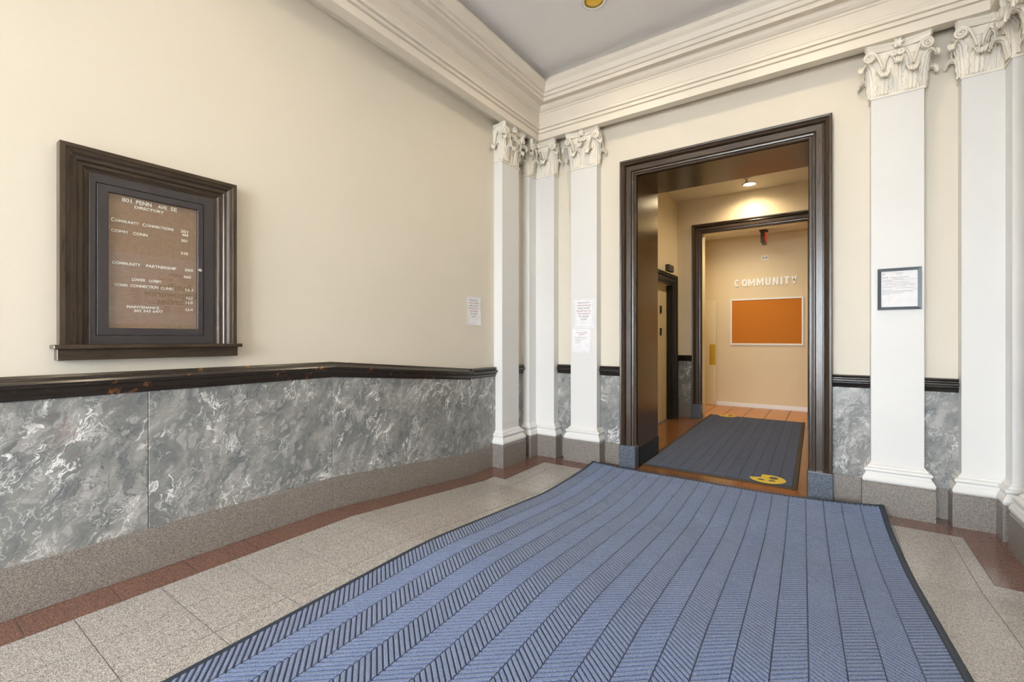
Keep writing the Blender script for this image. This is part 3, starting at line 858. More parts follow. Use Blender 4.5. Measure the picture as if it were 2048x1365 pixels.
def corner_pilaster(label, left):
    """two half pilasters folded into a corner of the far wall"""
    if left: x_in, x_end, y_end = XL + SD, -2.378, 4.045
    else: x_in, x_end, y_end = XR - SD, 0.716, 4.045
    xw = XL if left else XR
    e = empty('corner_pilaster', (0, 0, 0)); tag(e, label, 'pilaster', 'pilasters with leafy capitals')
    yf = YF - SD
    if left: path = [(xw, y_end), (x_in, y_end), (x_in, yf), (x_end, yf), (x_end, YF)]
    else: path = [(x_end, YF), (x_end, yf), (x_in, yf), (x_in, y_end), (xw, y_end)]
    idm = lambda a, b, c: (a, b, c)
    core = MB()
    xa, xb = min(xw, x_in), max(xw, x_in)
    xc, xd = min(x_in, x_end), max(x_in, x_end)
    def L(mb, z0, z1):
        mb.box(xa, xb, y_end, YF, z0, z1); mb.box(xc, xd, yf, YF, z0, z1); return mb
    pp = MB(); sweep(pp, path, PPROF, idm); L(pp, 0, 0.222); pp.build('plinth', 'granite_base', e)
    bp = MB(); sweep(bp, path, BPROF, idm); bp.build('base_moulding', 'white_paint', e)
    L(MB(), 0.222, CZ0).build('shaft', 'white_paint', e)
    wB = abs(x_end - x_in); wA = yf - y_end
    # leg on the far wall
    hb = empty('capital_mount', ((x_in + x_end) / 2, YF, 0)); hb.parent = e
    ha = empty('capital_mount', (xw, (yf + y_end) / 2, 0), math.pi / 2 if left else -math.pi / 2); ha.parent = e
    for h, w, lf in ((hb, wB, not left), (ha, wA, left)):
        c = capital(h, w, lf, not lf, (-w / 2 + 0.02) if not lf else (w / 2 - 0.02))
        c.parent = e; c.matrix_parent_inverse = Matrix.Identity(4)
        c.location = h.location; c.rotation_euler = h.rotation_euler
    bpy.data.objects.remove(hb); bpy.data.objects.remove(ha)
    return e
corner_pilaster('white folded pilaster in the room corner by the directory wall', True)
corner_pilaster('white folded pilaster in the corner beyond the framed certificate', False)

# ------------------------------------------------------------------ directory cabinet
dc = empty('directory_cabinet', (0, 0, 0)); tag(dc, 'dark wooden glazed directory board with white letters on brown felt', 'directory board')
DY0, DY1, DZ0, DZ1 = 0.481, 1.177, 1.214, 2.076
FP = [(0.0, 0.0), (0.0, 0.052), (0.018, 0.052), (0.020, 0.048), (0.034, 0.044), (0.044, 0.036), (0.056, 0.034), (0.060, 0.030), (0.062, 0.022), (0.076, 0.022), (0.084, 0.016), (0.092, 0.013), (0.100, 0.012), (0.100, 0.0)]
fpath = [(DY0, DZ0), (DY0, DZ1), (DY1, DZ1), (DY1, DZ0)]
for i, (nm, mt) in enumerate((('frame_side', 'oak_v'), ('frame_head', 'oak_y'), ('frame_side', 'oak_v'))):
    sweep(MB(), fpath, FP, lambda a, b, c: (XL + c, a, b), i, i + 1).build(nm, mt, dc)
MB().box(XL, XL + 0.080, DY0 - 0.022, DY1 + 0.018, DZ0 - 0.018, DZ0).build('sill', 'oak_y', dc, bevel=0.003)
MB().box(XL, XL + 0.055, DY0 - 0.008, DY1 + 0.004, DZ0 - 0.066, DZ0 - 0.018).build('apron', 'oak_y', dc, bevel=0.002)
ya, yb, za, zb = DY0 + 0.0995, DY1 - 0.0995, DZ0, DZ1 - 0.0995
ga, gb, gza, gzb = 0.605, 1.027, 1.256, 1.937
fa, fb, fza, fzb = 0.646, 1.000, 1.290, 1.905
def ring(nm, o, i, x0, x1, mat, parent):
    mb = MB(); (a0, a1, b0, b1), (c0, c1, e0, e1) = o, i
    P = [(a0, b0), (a1, b0), (a1, b1), (a0, b1)]; Q = [(c0, e0), (c1, e0), (c1, e1), (c0, e1)]
    vs = [(x1, *p) for p in P] + [(x1, *p) for p in Q] + [(x0, *p) for p in P] + [(x0, *p) for p in Q]
    fs = []
    for k in range(4):
        n = (k + 1) % 4
        fs += [(k, n, 4 + n, 4 + k), (8 + k, 12 + k, 12 + n, 8 + n), (k, 8 + k, 8 + n, n), (4 + k, 4 + n, 12 + n, 12 + k)]
    mb.add(vs, fs); return mb.build(nm, mat, parent, bevel=0.0015)
ring('cabinet_frame', (ya, yb, za, zb), (ga - 0.0015, gb + 0.0015, gza - 0.0015, gzb + 0.0015), XL, XL + 0.022, 'metal_dark', dc)
dr = ring('cabinet_door', (ga + 0.001, gb - 0.001, gza + 0.001, gzb - 0.001), (fa, fb, fza, fzb), XL + 0.008, XL + 0.025, 'metal_dark', dc)
box('felt_board', XL + 0.001, XL + 0.006, fa - 0.02, fb + 0.02, fza - 0.02, fzb + 0.02, 'felt', dc)
box('glass_pane', XL + 0.0145, XL + 0.0165, fa - 0.006, fb + 0.006, fza - 0.006, fzb + 0.006, 'glass', dr)
kb = MB()
seg = 18
for xx, r in ((0.024, 0.0085), (0.030, 0.0085), (0.031, 0.007), (0.031, 0.003), (0.0285, 0.0028)):
    for j in range(seg): kb.v.append((XL + xx, 1.010 + r * math.cos(j / seg * 6.28319), 1.594 + r * math.sin(j / seg * 6.28319)))
for i in range(4):
    for j in range(seg): kb.f.append((i * seg + j, i * seg + (j + 1) % seg, (i + 1) * seg + (j + 1) % seg, (i + 1) * seg + j))
kb.f.append(tuple(4 * seg + j for j in range(seg)))
kb.build('lock', 'chrome', dr)
WORDS = [[('801', 0.6978, 0.7336, 1.8775, 1.8965), ('PENN', 0.75, 0.8104, 1.8775, 1.8965), ('AVE', 0.8349, 0.8726, 1.8775, 1.895), ('SE', 0.8875, 0.9146, 1.8775, 1.8965)],
         [('DIRECTORY', 0.7451, 0.8599, 1.856, 1.869)],
         [('C', 0.6584, 0.6711, 1.7785, 1.797), ('OMMUNITY', 0.6729, 0.7607, 1.7792, 1.7917), ('C', 0.7744, 0.7873, 1.7780, 1.7930), ('ONNECTIONS', 0.7893, 0.9005, 1.779, 1.7915)],
         [('201', 0.9311, 0.9625, 1.7787, 1.7926)], [('400', 0.9356, 0.9636, 1.7617, 1.7747)], [('301', 0.9333, 0.9591, 1.7319, 1.7458)], [('310', 0.9311, 0.9625, 1.6671, 1.6808)],
         [('COMM', 0.6584, 0.7184, 1.7309, 1.7445), ('CONN', 0.7394, 0.7943, 1.7308, 1.7442)],
         [('COMMUNITY', 0.6629, 0.7665, 1.5835, 1.5972), ('PARTNERSHIP', 0.7893, 0.9113, 1.584, 1.598)], [('360', 0.9489, 0.9853, 1.5846, 1.5986)], [('460', 0.9422, 0.9761, 1.5484, 1.5622)],
         [('LOWER', 0.7346, 0.7863, 1.5128, 1.5261), ('LOBBY', 0.8013, 0.8505, 1.5133, 1.5258)],
         [('COMM', 0.6711, 0.7175, 1.4829, 1.4958), ('CONNECTION', 0.7288, 0.838, 1.4835, 1.4968), ('CLINIC', 0.8463, 0.9016, 1.4822, 1.4955)],
         [('LL1', 0.9523, 0.9841, 1.484, 1.4964)], [('LL2', 0.9568, 0.9841, 1.4428, 1.4554)], [('LL3', 0.9534, 0.983, 1.4189, 1.4324)], [('LL4', 0.9534, 0.9841, 1.3825, 1.3955)],
         [('MAINTENANCE', 0.7156, 0.8401, 1.384, 1.3968)], [('202 543 6477', 0.7413, 0.8557, 1.3665, 1.3794)]]
for row in WORDS:
    for (tx, y0, y1, z0, z1) in row:
        mb = MB(); text_on(mb, tx, lambda u, v, d: (XL + 0.0062 + d, u, v), y0, y1, z0, z1, 0.0022, 0.018)
        mb.build('letter_word', 'letter_white', dc)

# poster on the opposite wall whose mirror image shows in the directory glass
ps = empty('word_poster', (XR, 1.95, 1.4)); tag(ps, 'white poster of coloured words, seen only mirrored in the directory glass', 'poster')
psm = lambda x, y, z: (x - XR, y - 1.95, z - 1.4)
mb = MB(); mb.add([psm(*p) for p in [(XR - 0.012, 1.38, 1.40), (XR - 0.012, 2.52, 1.40), (XR - 0.012, 2.52, 2.19), (XR - 0.012, 1.38, 2.19), (XR, 1.38, 1.40), (XR, 2.52, 1.40), (XR, 2.52, 2.19), (XR, 1.38, 2.19)]],
           [(0, 1, 2, 3), (7, 6, 5, 4), (0, 4, 5, 1), (1, 5, 6, 2), (2, 6, 7, 3), (3, 7, 4, 0)])
mb.build('poster_sheet', 'paper', ps)
REFL = [('Families', 'word_green', 2.307, 1.982, 1.812, 1.892), ('Empowering', 'word_green', 2.367, 1.848, 1.70, 1.803), ('Families', 'word_green', 2.28, 1.968, 1.638, 1.714),
        ('know', 'word_orange', 2.123, 1.982, 1.916, 1.961), ('helping', 'word_blue', 2.216, 2.084, 1.962, 2.019), ('nice', 'word_purple', 1.963, 1.895, 1.639, 1.672)]
small = ['care', 'support', 'caring', 'hope', 'home', 'people', 'growth', 'service', 'help', 'love', 'learn', 'team']
for k in range(34):
    if k < 10: y = 1.80 + random.random() * 0.03; z = 1.82 - k * 0.024
    elif k < 22: y = 2.36 - (k % 4) * 0.13; z = 1.60 - ((k - 10) // 4) * 0.024
    else: y = 2.38 - (k % 3) * 0.055; z = 1.905 + ((k - 22) // 3) * 0.024
    wd = 0.05 + random.random() * 0.045
    if k >= 22 and y - wd < 2.12: continue
    REFL.append((random.choice(small), random.choice(['word_red', 'word_purple', 'word_red', 'word_orange', 'word_green']), y, y - wd, z, z + 0.017))
for (tx, mt, y0, y1, z0, z1) in REFL:
    mb = MB(); text_on(mb, tx, lambda u, v, d: psm(XR - 0.0128 - d, u, v), y0, y1, z0, z1, 0.0, 0.02)
    mb.build('printed_word', mt, ps)

# ------------------------------------------------------------------ paper notices, certificate
NOTICE = ['PLEASE DO NOT', 'LEAVE PACKAGES', 'HERE. PLEASE', 'DELIVER MAIL TO', 'THE MAILROOM', 'ON THE 2ND', 'FLOOR.']
def sheet(name, fn, u0, u1, v0, v1, curl=0.0, th=0.0012):
    mb = MB(); nu, nv = 6, 8
    def g(off):
        def f(a, b):
            c = 0.0016 + curl * (max(0, a - 0.55) / 0.45) ** 2 * (max(0, 0.6 - b) / 0.6) ** 1.2
            return fn(u0 + (u1 - u0) * a, v0 + (v1 - v0) * b, c + off)
        return f
    grid(mb, g(th), nu, nv); grid(mb, g(0), nu, nv)
    n = (nu + 1) * (nv + 1)
    ed = [i for i in range(nu + 1)] + [(j + 1) * (nu + 1) + nu for j in range(nv)] + [nv * (nu + 1) + nu - 1 - i for i in range(nu)] + [(nv - 1 - j) * (nu + 1) for j in range(nv - 1)]
    for a, b in zip(ed, ed[1:] + ed[:1]): mb.f.append((a, b, b + n, a + n))
    return mb
def notice(label, fn, u0, u1, v0, v1, dashed, curl=0.0):
    o = sheet('paper_notice', fn, u0, u1, v0, v1, curl).build('paper_notice', 'paper', None)
    tag(o, label, 'notice')
    H = v1 - v0; Wd = u1 - u0
    for i, ln in enumerate(NOTICE):
        zc = v1 - H * (0.10 + 0.095 * i); hw = len(ln) / 15.0 * 0.37 * Wd; uc = (u0 + u1) / 2 - 0.01 * Wd
        mb = MB(); text_on(mb, ln, lambda u, v, d: fn(u, v, 0.0031), uc - hw, uc + hw, zc - H * 0.052, zc)
        mb.build('printed_line', 'ink_red' if i in (1, 3, 4) else 'ink_dark', o)
    mb = MB()
    m = 0.06 * Wd; t = 0.0016 if not dashed else 0.0022
    a0, a1, b0, b1 = u0 + m, u1 - m, v0 + m, v1 - m * 0.7
    def strip(x0, x1, y0, y1): mb.add([fn(x0, y0, 0.0030), fn(x1, y0, 0.0030), fn(x1, y1, 0.0030), fn(x0, y1, 0.0030)], [(0, 1, 2, 3)])
    nseg = 17 if dashed else 1
    for k in range(nseg):
        f0, f1 = k / nseg, (k + (0.55 if dashed else 1)) / nseg
        for y in (b0, b1): strip(a0 + (a1 - a0) * f0, a0 + (a1 - a0) * f1, y, y + t)
        for x in (a0, a1): strip(x, x + t, b0 + (b1 - b0) * f0, b0 + (b1 - b0) * f1)
    mb.build('printed_border', 'ink_grey', o)
    return o
LW = lambda u, v, d: (XL + d, u, v)
FWs = lambda u, v, d: (u, YF - SD - d, v)
notice('white printed notice in red taped to the cream wall', LW, 3.152, 3.352, 1.366, 1.628, False, 0.006)
notice('printed notice with dashed border, upper sheet on the pilaster', FWs, -2.140, -1.922, 1.348, 1.640, True)
o = MB()
uu0, uu1, vv0, vv1 = -2.163, -1.955, 1.096, 1.340
o = sheet('paper_notice', lambda u, v, d: FWs(u, v, d + 0.010 * max(0, 1 - abs((v - 1.17) / 0.09)) * (max(0, u - uu0) / 0.21) ** 2), uu0, uu1, vv0, vv1, 0.0).build('paper_notice', 'paper', None)
tag(o, 'plain folded sheet with two red lines, lower on the pilaster', 'notice')
for i, (ln, z, s, mt) in enumerate((('NOTICE TO ALL VISITORS', 1.296, 0.060, 'ink_red'), ('PLEASE READ', 1.278, 0.034, 'ink_red'))):
    mb = MB(); text_on(mb, ln, lambda u, v, d: FWs(u, v, 0.0034), -2.055 - s, -2.055 + s, z, z + 0.010); mb.build('printed_line', mt, o)
for i in range(4):
    mb = MB(); z = 1.252 - 0.018 * i
    mb.add([FWs(-2.135, z, 0.0040), FWs(-2.00 - 0.02 * (i % 2), z, 0.0040), FWs(-2.00 - 0.02 * (i % 2), z + 0.003, 0.0040), FWs(-2.135, z + 0.003, 0.0040)], [(0, 1, 2, 3)])
    mb.build('printed_line', 'ink_grey', o)

ct = empty('framed_certificate', (0.398, YF - SD, 1.445)); tag(ct, 'small slate framed occupancy certificate hanging on the pilaster', 'certificate')
cf = lambda u, v, d: (u - 0.398, -d, v - 1.445)
C0, C1, V0, V1 = 0.281, 0.517, 1.445, 1.737
mb = MB()
P = [(C0, V0), (C1, V0), (C1, V1), (C0, V1)]; b_ = 0.0195
Q = [(C0 + b_, V0 + b_), (C1 - b_, V0 + b_), (C1 - b_, V1 - b_), (C0 + b_, V1 - b_)]
vs = [cf(*p, 0.016) for p in P] + [cf(*q, 0.012) for q in Q] + [cf(*p, 0.001) for p in P] + [cf(*q, 0.001) for q in Q]
fs = []
for k in range(4):
    n = (k + 1) % 4; fs += [(k, n, 4 + n, 4 + k), (8 + k, 12 + k, 12 + n, 8 + n), (k, 8 + k, 8 + n, n), (4 + k, 4 + n, 12 + n, 12 + k)]
mb.add(vs, fs); mb.build('frame', 'frame_slate', ct, bevel=0.001)
mb = MB(); q = [cf(C0 + b_ - 0.003, V0 + b_ - 0.003, 0.002), cf(C1 - b_ + 0.003, V0 + b_ - 0.003, 0.002), cf(C1 - b_ + 0.003, V1 - b_ + 0.003, 0.002), cf(C0 + b_ - 0.003, V1 - b_ + 0.003, 0.002)]
q2 = [(x, y - 0.003, z) for x, y, z in q]
mb.add(q + q2, [(0, 1, 2, 3), (4, 7, 6, 5), (0, 4, 5, 1), (1, 5, 6, 2), (2, 6, 7, 3), (3, 7, 4, 0)])
sh = mb.build('certificate_sheet', 'paper', ct)
def cline(tx, u0, u1, v0, v1, mt='ink_grey'):
    mb = MB()
    if tx: text_on(mb, tx, lambda u, v, d: cf(u, v, 0.0056), u0, u1, v0, v1)
    else: mb.add([cf(u0, v0, 0.0056), cf(u1, v0, 0.0056), cf(u1, v1, 0.0056), cf(u0, v1, 0.0056)], [(0, 1, 2, 3)])
    mb.build('printed_line', mt, sh)
cline('DC', 0.309, 0.322, 1.692, 1.701, 'ink_dark')
cline('C of O', 0.306, 0.338, 1.668, 1.680, 'ink_dark')
cline('GOVERNMENT OF THE DISTRICT', 0.374, 0.424, 1.7005, 1.7045)
cline('OF COLUMBIA', 0.384, 0.414, 1.6935, 1.6975)
cline('DEPARTMENT', 0.386, 0.412, 1.687, 1.690)
cline('CERTIFICATE OF OCCUPANCY', 0.354, 0.452, 1.668, 1.675, 'ink_dark')
for k, (z, a, b) in enumerate([(1.661, .372, .420), (1.655, .306, .490), (1.648, .310, .360), (1.641, .306, .455), (1.630, .322, .46), (1.622, .306, .49), (1.610, .306, .44), (1.602, .306, .36), (1.596, .38, .49), (1.587, .306, .36),
                               (1.577, .306, .47), (1.570, .306, .47), (1.562, .306, .42), (1.553, .306, .345), (1.612, .45, .485), (1.584, .47, .494)]):
    cline('', a, b, z, z + 0.0018)

# ------------------------------------------------------------------ mats
def ribbed_mat(name, label, origin, ang, width, y0, y1, pitch, border, zf, mats, rib, first_neg=True, lift=None):
    """mat-local u across, v along; world = origin + rot"""
    e = empty(name, (0, 0, 0)); tag(e, label, 'floor mat')
    ca, sa = math.cos(ang), math.sin(ang)
    def wp(u, v, h):
        x = origin[0] + u - v * sa; y = origin[1] + v
        z = zf(y) + h
        if lift: z += lift(u, v)
        return (x, y, z)
    nv = 60
    # rubber backing
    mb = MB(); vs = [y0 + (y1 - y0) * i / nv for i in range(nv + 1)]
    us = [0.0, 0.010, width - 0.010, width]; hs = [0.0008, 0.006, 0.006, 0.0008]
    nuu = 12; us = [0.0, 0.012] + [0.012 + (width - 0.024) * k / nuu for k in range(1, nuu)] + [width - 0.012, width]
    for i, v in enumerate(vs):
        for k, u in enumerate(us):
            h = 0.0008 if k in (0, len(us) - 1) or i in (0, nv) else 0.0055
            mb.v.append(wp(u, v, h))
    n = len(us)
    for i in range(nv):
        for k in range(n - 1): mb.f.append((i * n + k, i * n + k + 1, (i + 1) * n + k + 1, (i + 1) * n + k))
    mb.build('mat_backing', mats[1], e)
    # rubber border, four bevelled lengths
    def bar(u0, u1, v0, v1, along):
        mb = MB(); m = 40 if along == 'v' else 16
        prof = [(0.0, 0.001), (0.15, 0.006), (0.5, 0.0085), (0.85, 0.0085), (1.0, 0.005)]
        for i in range(m + 1):
            for s, h in prof:
                if along == 'v': mb.v.append(wp(u0 + (u1 - u0) * s, v0 + (v1 - v0) * i / m, h))
                else: mb.v.append(wp(u0 + (u1 - u0) * i / m, v0 + (v1 - v0) * s, h))
        k = len(prof)
        for i in range(m):
            for j in range(k - 1): mb.f.append((i * k + j, i * k + j + 1, (i + 1) * k + j + 1, (i + 1) * k + j))
        return mb.build('rubber_border', mats[2], e)
    bar(0, border, y0, y1, 'v'); bar(width, width - border, y0, y1, 'v')
    bar(border, width - border, y1, y1 - border, 'u'); bar(border, width - border, y0, y0 + border, 'u')
    nb = int(round((width - 2 * border) / pitch)); pitch = (width - 2 * border) / nb
    gap = 0.0026
    for b in range(nb):
        a0 = border + b * pitch + gap; a1 = border + (b + 1) * pitch - gap
        sg = -1 if (b % 2 == 0) == first_neg else 1
        mb = MB(); run = (a1 - a0) * 0.82
        v = y0 + border - run
        hw0, hw1, hh = rib * 0.40, rib * 0.26, 0.0105
        while v < y1 - border + run:
            # one rib as a rounded bar running diagonally across the band, clipped to the mat
            va, vb = (v, v + run) if sg > 0 else (v + run, v)
            if max(va, vb) + hw0 > y1 - border or min(va, vb) - hw0 < y0 + border:
                # clip in u so that the rib stays on the mat
                lo, hi = y0 + border + hw0, y1 - border - hw0
                t0, t1 = 0.0, 1.0
                for lim, s in ((lo, 1), (hi, -1)):
                    d0, d1 = s * (va - lim), s * (vb - lim)
                    if d0 < 0 and d1 < 0: t0, t1 = 1.0, 0.0
                    elif d0 < 0: t0 = max(t0, -d0 / (d1 - d0))
                    elif d1 < 0: t1 = min(t1, d0 / (d0 - d1))
                if t1 - t0 < 0.08: v += rib; continue
            else: t0, t1 = 0.0, 1.0
            ua, ub = a0 + (a1 - a0) * t0, a0 + (a1 - a0) * t1
            v_a, v_b = va + (vb - va) * t0, va + (vb - va) * t1
            k = len(mb.v)
            for uu, vv in ((ua, v_a), (ub, v_b)):
                mb.v += [wp(uu, vv - hw0, 0.005), wp(uu, vv - hw1, hh), wp(uu, vv + hw1, hh), wp(uu, vv + hw0, 0.005)]
            mb.f += [(k, k + 1, k + 5, k + 4), (k + 1, k + 2, k + 6, k + 5), (k + 2, k + 3, k + 7, k + 6), (k, k + 3, k + 2, k + 1), (k + 4, k + 5, k + 6, k + 7)]
            v += rib
        o = mb.build('ribbed_strip', mats[0], e)
    return e

def soft_floor(y):
    # the mat bridges the ramp's breaks a little
    return sum(floor_z(y + d) for d in (-0.12, -0.06, 0, 0.06, 0.12)) / 5 + 0.004
def lift1(u, v):
    y1 = 4.105
    t = max(0.0, (v - 2.55) / 0.55)
    r = max(0.0, (u - 1.4) / 0.83); l = max(0.0, (0.35 - u) / 0.35)
    return 0.004 + 0.010 * max(0, (v - 2.9) / 0.225) + (0.046 * r ** 2 + 0.016 * l) * max(0, min(1, t)) ** 2
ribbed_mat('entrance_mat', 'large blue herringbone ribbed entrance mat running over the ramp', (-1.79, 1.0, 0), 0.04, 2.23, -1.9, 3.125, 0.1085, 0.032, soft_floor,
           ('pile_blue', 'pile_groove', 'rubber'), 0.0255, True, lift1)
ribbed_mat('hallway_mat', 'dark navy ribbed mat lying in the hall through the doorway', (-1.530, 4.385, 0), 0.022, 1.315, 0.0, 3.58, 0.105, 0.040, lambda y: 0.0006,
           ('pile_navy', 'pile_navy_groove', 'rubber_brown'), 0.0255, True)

# yellow floor decals
def decal(label, cx, cy, r, z):
    e = empty('floor_decal', (cx, cy, z)); tag(e, label, 'decal')
    pts = []
    n = 40
    for j in range(n):
        a = j / n * 2 * math.pi
        rr = r
        d = math.degrees(a)
        if 118 < d < 178: rr = r * (0.55 + 0.10 * math.sin(a * 9))     # worn away
        pts.append((rr * math.cos(a), rr * math.sin(a)))
    mb = MB(); mb.v = [(x, y, 0.0) for x, y in pts] + [(x, y, 0.0012) for x, y in pts] + [(0, 0, 0.0012)]
    for j in range(n):
        k = (j + 1) % n; mb.f += [(j, k, n + k, n + j), (n + j, n + k, 2 * n)]
    mb.build('vinyl_disc', 'yellow_vinyl', e)
    for (x, y, a, b) in ((0.30, 0.36, 0.26, 0.30), (0.26, -0.30, 0.20, 0.17), (-0.34, -0.34, 0.20, 0.16)):
        mb = MB(); m = 20
        mb.v = [(r * (x + a * math.cos(j / m * 6.2832)), r * (y + b * math.sin(j / m * 6.2832)), 0.0016) for j in range(m)] + [(r * (x + a * math.cos(j / m * 6.2832)), r * (y + b * math.sin(j / m * 6.2832)), 0.0012) for j in range(m)]
        mb.f = [tuple(range(m))] + [(j, m + j, m + (j + 1) % m, (j + 1) % m) for j in range(m)]
        mb.build('worn_spot', 'yellow_worn', e)
    return e
decal('round yellow worn decal on the near end of the navy mat', -0.445, 4.545, 0.138, 0.0125)
decal('round yellow worn decal at the far end of the navy mat', -1.335, 7.915, 0.125, 0.0125)

# ------------------------------------------------------------------ far room things
def block_letter(ch, w, h, t):
    """bold block letter as convex polygons in a w x h box"""
    R = lambda x0, x1, y0, y1: [(x0, y0), (x1, y0), (x1, y1), (x0, y1)]
    def arc(a0, a1, n, cx, cy, rx, ry):
        out = []
        for i in range(n):
            p, q = math.radians(a0 + (a1 - a0) * i / n), math.radians(a0 + (a1 - a0) * (i + 1) / n)
            f = lambda a, k: (cx + (rx - k) * math.cos(a), cy + (ry - k) * math.sin(a))
            out.append([f(p, 0), f(q, 0), f(q, t), f(p, t)])
        return out
    if ch == 'C': return arc(38, 322, 16, w / 2, h / 2, w / 2, h / 2)
    if ch == 'O': return arc(0, 360, 22, w / 2, h / 2, w / 2, h / 2)
    if ch == 'U': return arc(180, 360, 12, w / 2, w * 0.45, w / 2, w * 0.45) + [R(0, t, w * 0.45, h), R(w - t, w, w * 0.45, h)]
    if ch == 'M': return [R(0, t * 0.9, 0, h), R(w - t * 0.9, w, 0, h), [(t * 0.9, h), (t * 0.9, h - t * 1.7), (w / 2, h * 0.10), (w / 2, h * 0.10 + t * 1.7)], [(w / 2, h * 0.10 + t * 1.7), (w / 2, h * 0.10), (w - t * 0.9, h - t * 1.7), (w - t * 0.9, h)]]
    if ch == 'N': return [R(0, t, 0, h), R(w - t, w, 0, h), [(t, h), (t, h - t * 1.7), (w - t, 0), (w - t, t * 1.7)]]
    if ch == 'I': return [R(0, w, 0, h)]
    if ch == 'T': return [R(0, w, h - t, h), R(w / 2 - t / 2, w / 2 + t / 2, 0, h - t)]
    return [R(w / 2 - t / 2, w / 2 + t / 2, 0, h * 0.42), [(0, h), (w / 2 - t / 2, h * 0.42), (w / 2 + t / 2, h * 0.42), (t * 1.15, h)], [(w - t * 1.15, h), (w / 2 - t / 2, h * 0.42), (w / 2 + t / 2, h * 0.42), (w, h)]]
lt = empty('wall_lettering', (-0.95, Y31, 2.18)); tag(lt, 'white raised letters reading COMMUNITY above the cork board', 'lettering')
LX = [-1.436, -1.315, -1.210, -1.073, -0.935, -0.822, -0.702, -0.649, -0.549]   # left edges
LWd = [0.087, 0.096, 0.113, 0.111, 0.086, 0.089, 0.027, 0.078, 0.094]
for ch, x, w_ in zip('COMMUNITY', LX, LWd):
    mb = MB()
    for poly in block_letter(ch, w_, 0.134, 0.029):
        n = len(poly); k = len(mb.v)
        mb.v += [(x + a + 0.95, -0.001, 2.188 + b - 2.18) for a, b in poly] + [(x + a + 0.95, -0.017, 2.188 + b - 2.18) for a, b in poly]
        mb.f += [tuple(k + i for i in range(n)), tuple(k + n + i for i in reversed(range(n)))]
        mb.f += [(k + i, k + n + i, k + n + (i + 1) % n, k + (i + 1) % n) for i in range(n)]
    mb.build('letter', 'steel_letter', lt)
cb = empty('cork_board', (-0.935, Y31, 1.13)); tag(cb, 'empty orange cork board in a white frame on the end wall', 'notice board')
k0, k1, m0, m1 = -1.502, -0.366, 1.130, 1.962
K = lambda x0, x1, y0, y1, z0, z1: (x0 + 0.935, x1 + 0.935, y0 - Y31, y1 - Y31, z0 - 1.13, z1 - 1.13)
box('cork_sheet', *K(k0 + 0.02, k1 - 0.02, Y31 - 0.012, Y31 - 0.002, m0 + 0.02, m1 - 0.02), 'cork', cb)
for a in ((k0, k0 + 0.026, m0, m1), (k1 - 0.026, k1, m0, m1)): MB().box(*K(a[0], a[1], Y31 - 0.022, Y31 - 0.001, a[2], a[3])).build('frame_rail', 'trim_white', cb, bevel=0.002)
for a in ((k0 + 0.026, k1 - 0.026, m0, m0 + 0.026), (k0 + 0.026, k1 - 0.026, m1 - 0.026, m1)): MB().box(*K(a[0], a[1], Y31 - 0.022, Y31 - 0.001, a[2], a[3])).build('frame_rail', 'trim_white', cb, bevel=0.002)
ot = empty('wall_outlet', (-0.943, Y31, 2.64)); tag(ot, 'small white twin outlet plate high above the wall letters', 'outlet')
MB().box(-0.055, 0.055, -0.007, -0.0005, 0, 0.078).build('cover_plate', 'outlet_white', ot, bevel=0.002)
for x in (-0.024, 0.024): MB().box(x - 0.014, x + 0.014, -0.009, -0.006, 0.024, 0.054).build('socket', 'ink_grey', ot, bevel=0.001)
ex = empty('exit_sign', (-0.93, 8.86, RZ)); tag(ex, 'dark exit sign hanging edge-on from the far room ceiling, glowing red', 'exit sign')
MB().box(-0.06, 0.06, -0.16, 0.12, -0.018, 0.0).build('canopy', 'sign_dark', ex, bevel=0.003)
MB().box(-0.030, 0.030, -0.15, 0.13, -0.235, -0.018).build('housing', 'sign_dark', ex, bevel=0.006)
mb = MB(); text_on(mb, 'EXIT', lambda u, v, d: (0.0308 + d, u, v), -0.13, 0.11, -0.205, -0.05, 0.002); mb.build('sign_letters', 'exit_red', ex)
mb = MB(); text_on(mb, 'EXIT', lambda u, v, d: (-0.0308 - d, -u, v), -0.11, 0.13, -0.205, -0.05, 0.002); mb.build('sign_letters', 'exit_red', ex)
pn = empty('narrow_door', (-1.845, Y31, 0)); tag(pn, 'narrow cream painted door with a brass push plate by the end wall', 'door')
MB().box(-0.105, 0.105, -0.040, -0.015, 0.004, 1.955).build('door_leaf', 'door_cream', pn, bevel=0.003)
MB().box(-0.012, 0.095, -0.043, -0.0395, 0.75, 1.135).build('push_plate', 'brass', pn, bevel=0.001)
MB().box(0.083, 0.096, -0.044, -0.0395, 0.05, 0.064).build('screw', 'chrome', pn, bevel=0.001)
MB().box(0.030, 0.036, -0.043, -0.0395, 0.55, 0.556).build('screw', 'black_gloss', pn)

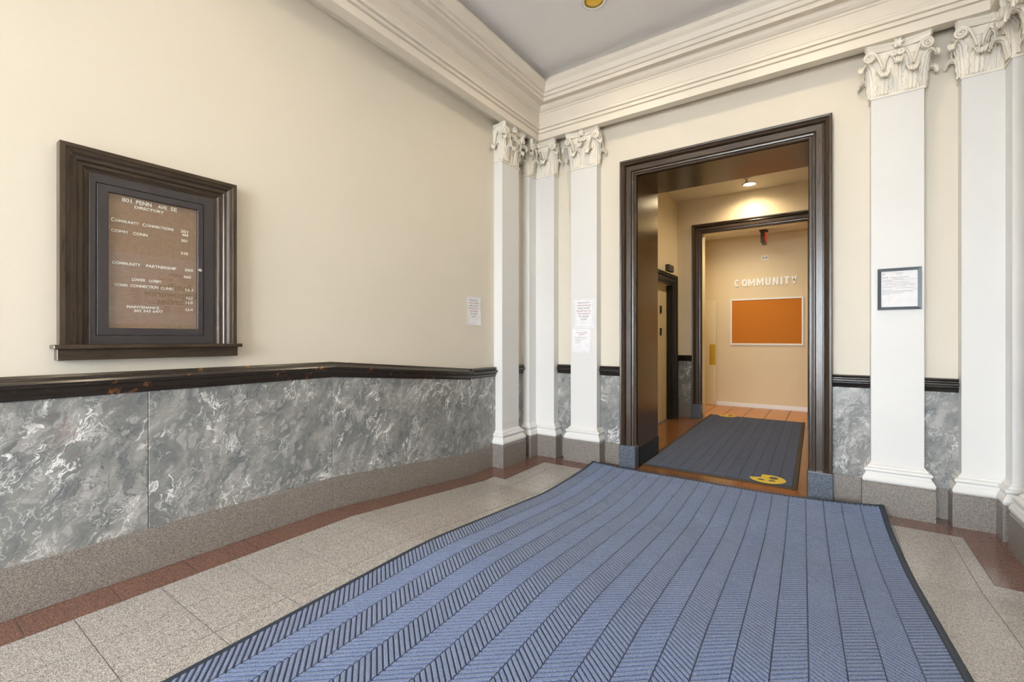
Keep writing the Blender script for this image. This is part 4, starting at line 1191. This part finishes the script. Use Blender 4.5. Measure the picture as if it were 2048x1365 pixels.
# ------------------------------------------------------------------ lamps
def lathe(mb, prof, seg=28):
    k = len(mb.v)
    for r, z in prof:
        for j in range(seg): mb.v.append((r * math.cos(j / seg * 2 * math.pi), r * math.sin(j / seg * 2 * math.pi), z))
    for i in range(len(prof) - 1):
        for j in range(seg): mb.f.append((k + i * seg + j, k + i * seg + (j + 1) % seg, k + (i + 1) * seg + (j + 1) % seg, k + (i + 1) * seg + j))
    return mb
def downlight(loc, label, watts, color, group, refl, r=0.075, spot=150):
    e = empty('recessed_lamp', loc); tag(e, label, 'ceiling lamp', group)
    lathe(MB(), [(r + 0.022, -0.001), (r + 0.022, -0.006), (r + 0.010, -0.010), (r, -0.006), (r, -0.001)]).build('trim_ring', 'trim_white', e, smooth=True)
    lathe(MB(), [(r, -0.004), (r * 0.92, 0.0), (r * 0.8, 0.0), (r * 0.8, -0.001)]).build('reflector', refl, e, smooth=True)
    mb = MB(); lathe(mb, [(r * 0.86, -0.0015), (r * 0.80, -0.006), (r * 0.5, -0.012), (r * 0.1, -0.014)]); k = len(mb.v) - 28; mb.f.append(tuple(k + j for j in range(28)))
    mb.build('lens', 'bulb' if refl != 'lamp_gold' else 'lamp_gold', e, smooth=True)
    ld = bpy.data.lights.new('downlight', 'SPOT'); ld.energy = watts; ld.color = color; ld.spot_size = math.radians(spot); ld.spot_blend = 0.9; ld.shadow_soft_size = 0.06
    lo = bpy.data.objects.new('downlight', ld); COL.objects.link(lo); lo.parent = e; lo.location = (0, 0, -0.04)
    return e
WARM = (1.0, 0.84, 0.58)
k = 0
for y, nm in ((3.28, 'beside the far cornice'), (1.2, 'over the ramp top'), (-0.9, 'behind the viewer'), (-3.0, 'near the entrance')):
    for x, sd in ((-1.51, 'directory side'), (-0.17, 'opposite side')):
        downlight((x, y, ZC), 'gold recessed lamp in the grey ceiling %s, %s' % (nm, sd), LAMP_W, WARM, 'lobby ceiling lamps', 'lamp_gold', spot=165)
downlight((-0.93, 7.20, HZ), 'bright recessed lamp in the hall ceiling above the second doorway', HALL_W, (1.0, 0.79, 0.49), 'hall ceiling lamps', 'trim_white', spot=165)
downlight((-0.93, 5.60, HZ), 'recessed hall ceiling lamp hidden above the first doorway', HALL_W, (1.0, 0.79, 0.49), 'hall ceiling lamps', 'trim_white', spot=165)
downlight((-1.25, 8.2, RZ), 'recessed far room lamp hidden above the second doorway', ROOM_W, (1.0, 0.88, 0.64), 'far room ceiling lamps', 'trim_white', spot=165)
sp = empty('sprinkler_head', (-0.93, 6.93, HZ)); tag(sp, 'small sprinkler head beside the hall ceiling lamp', 'sprinkler')
lathe(MB(), [(0.045, -0.001), (0.045, -0.006), (0.020, -0.012), (0.014, -0.016)]).build('rose', 'trim_white', sp, smooth=True)
lathe(MB(), [(0.008, -0.014), (0.008, -0.045), (0.004, -0.048)]).build('stem', 'brass', sp, smooth=True)
lathe(MB(), [(0.004, -0.046), (0.022, -0.046), (0.022, -0.050), (0.001, -0.050)]).build('deflector', 'metal_dark', sp, smooth=True)
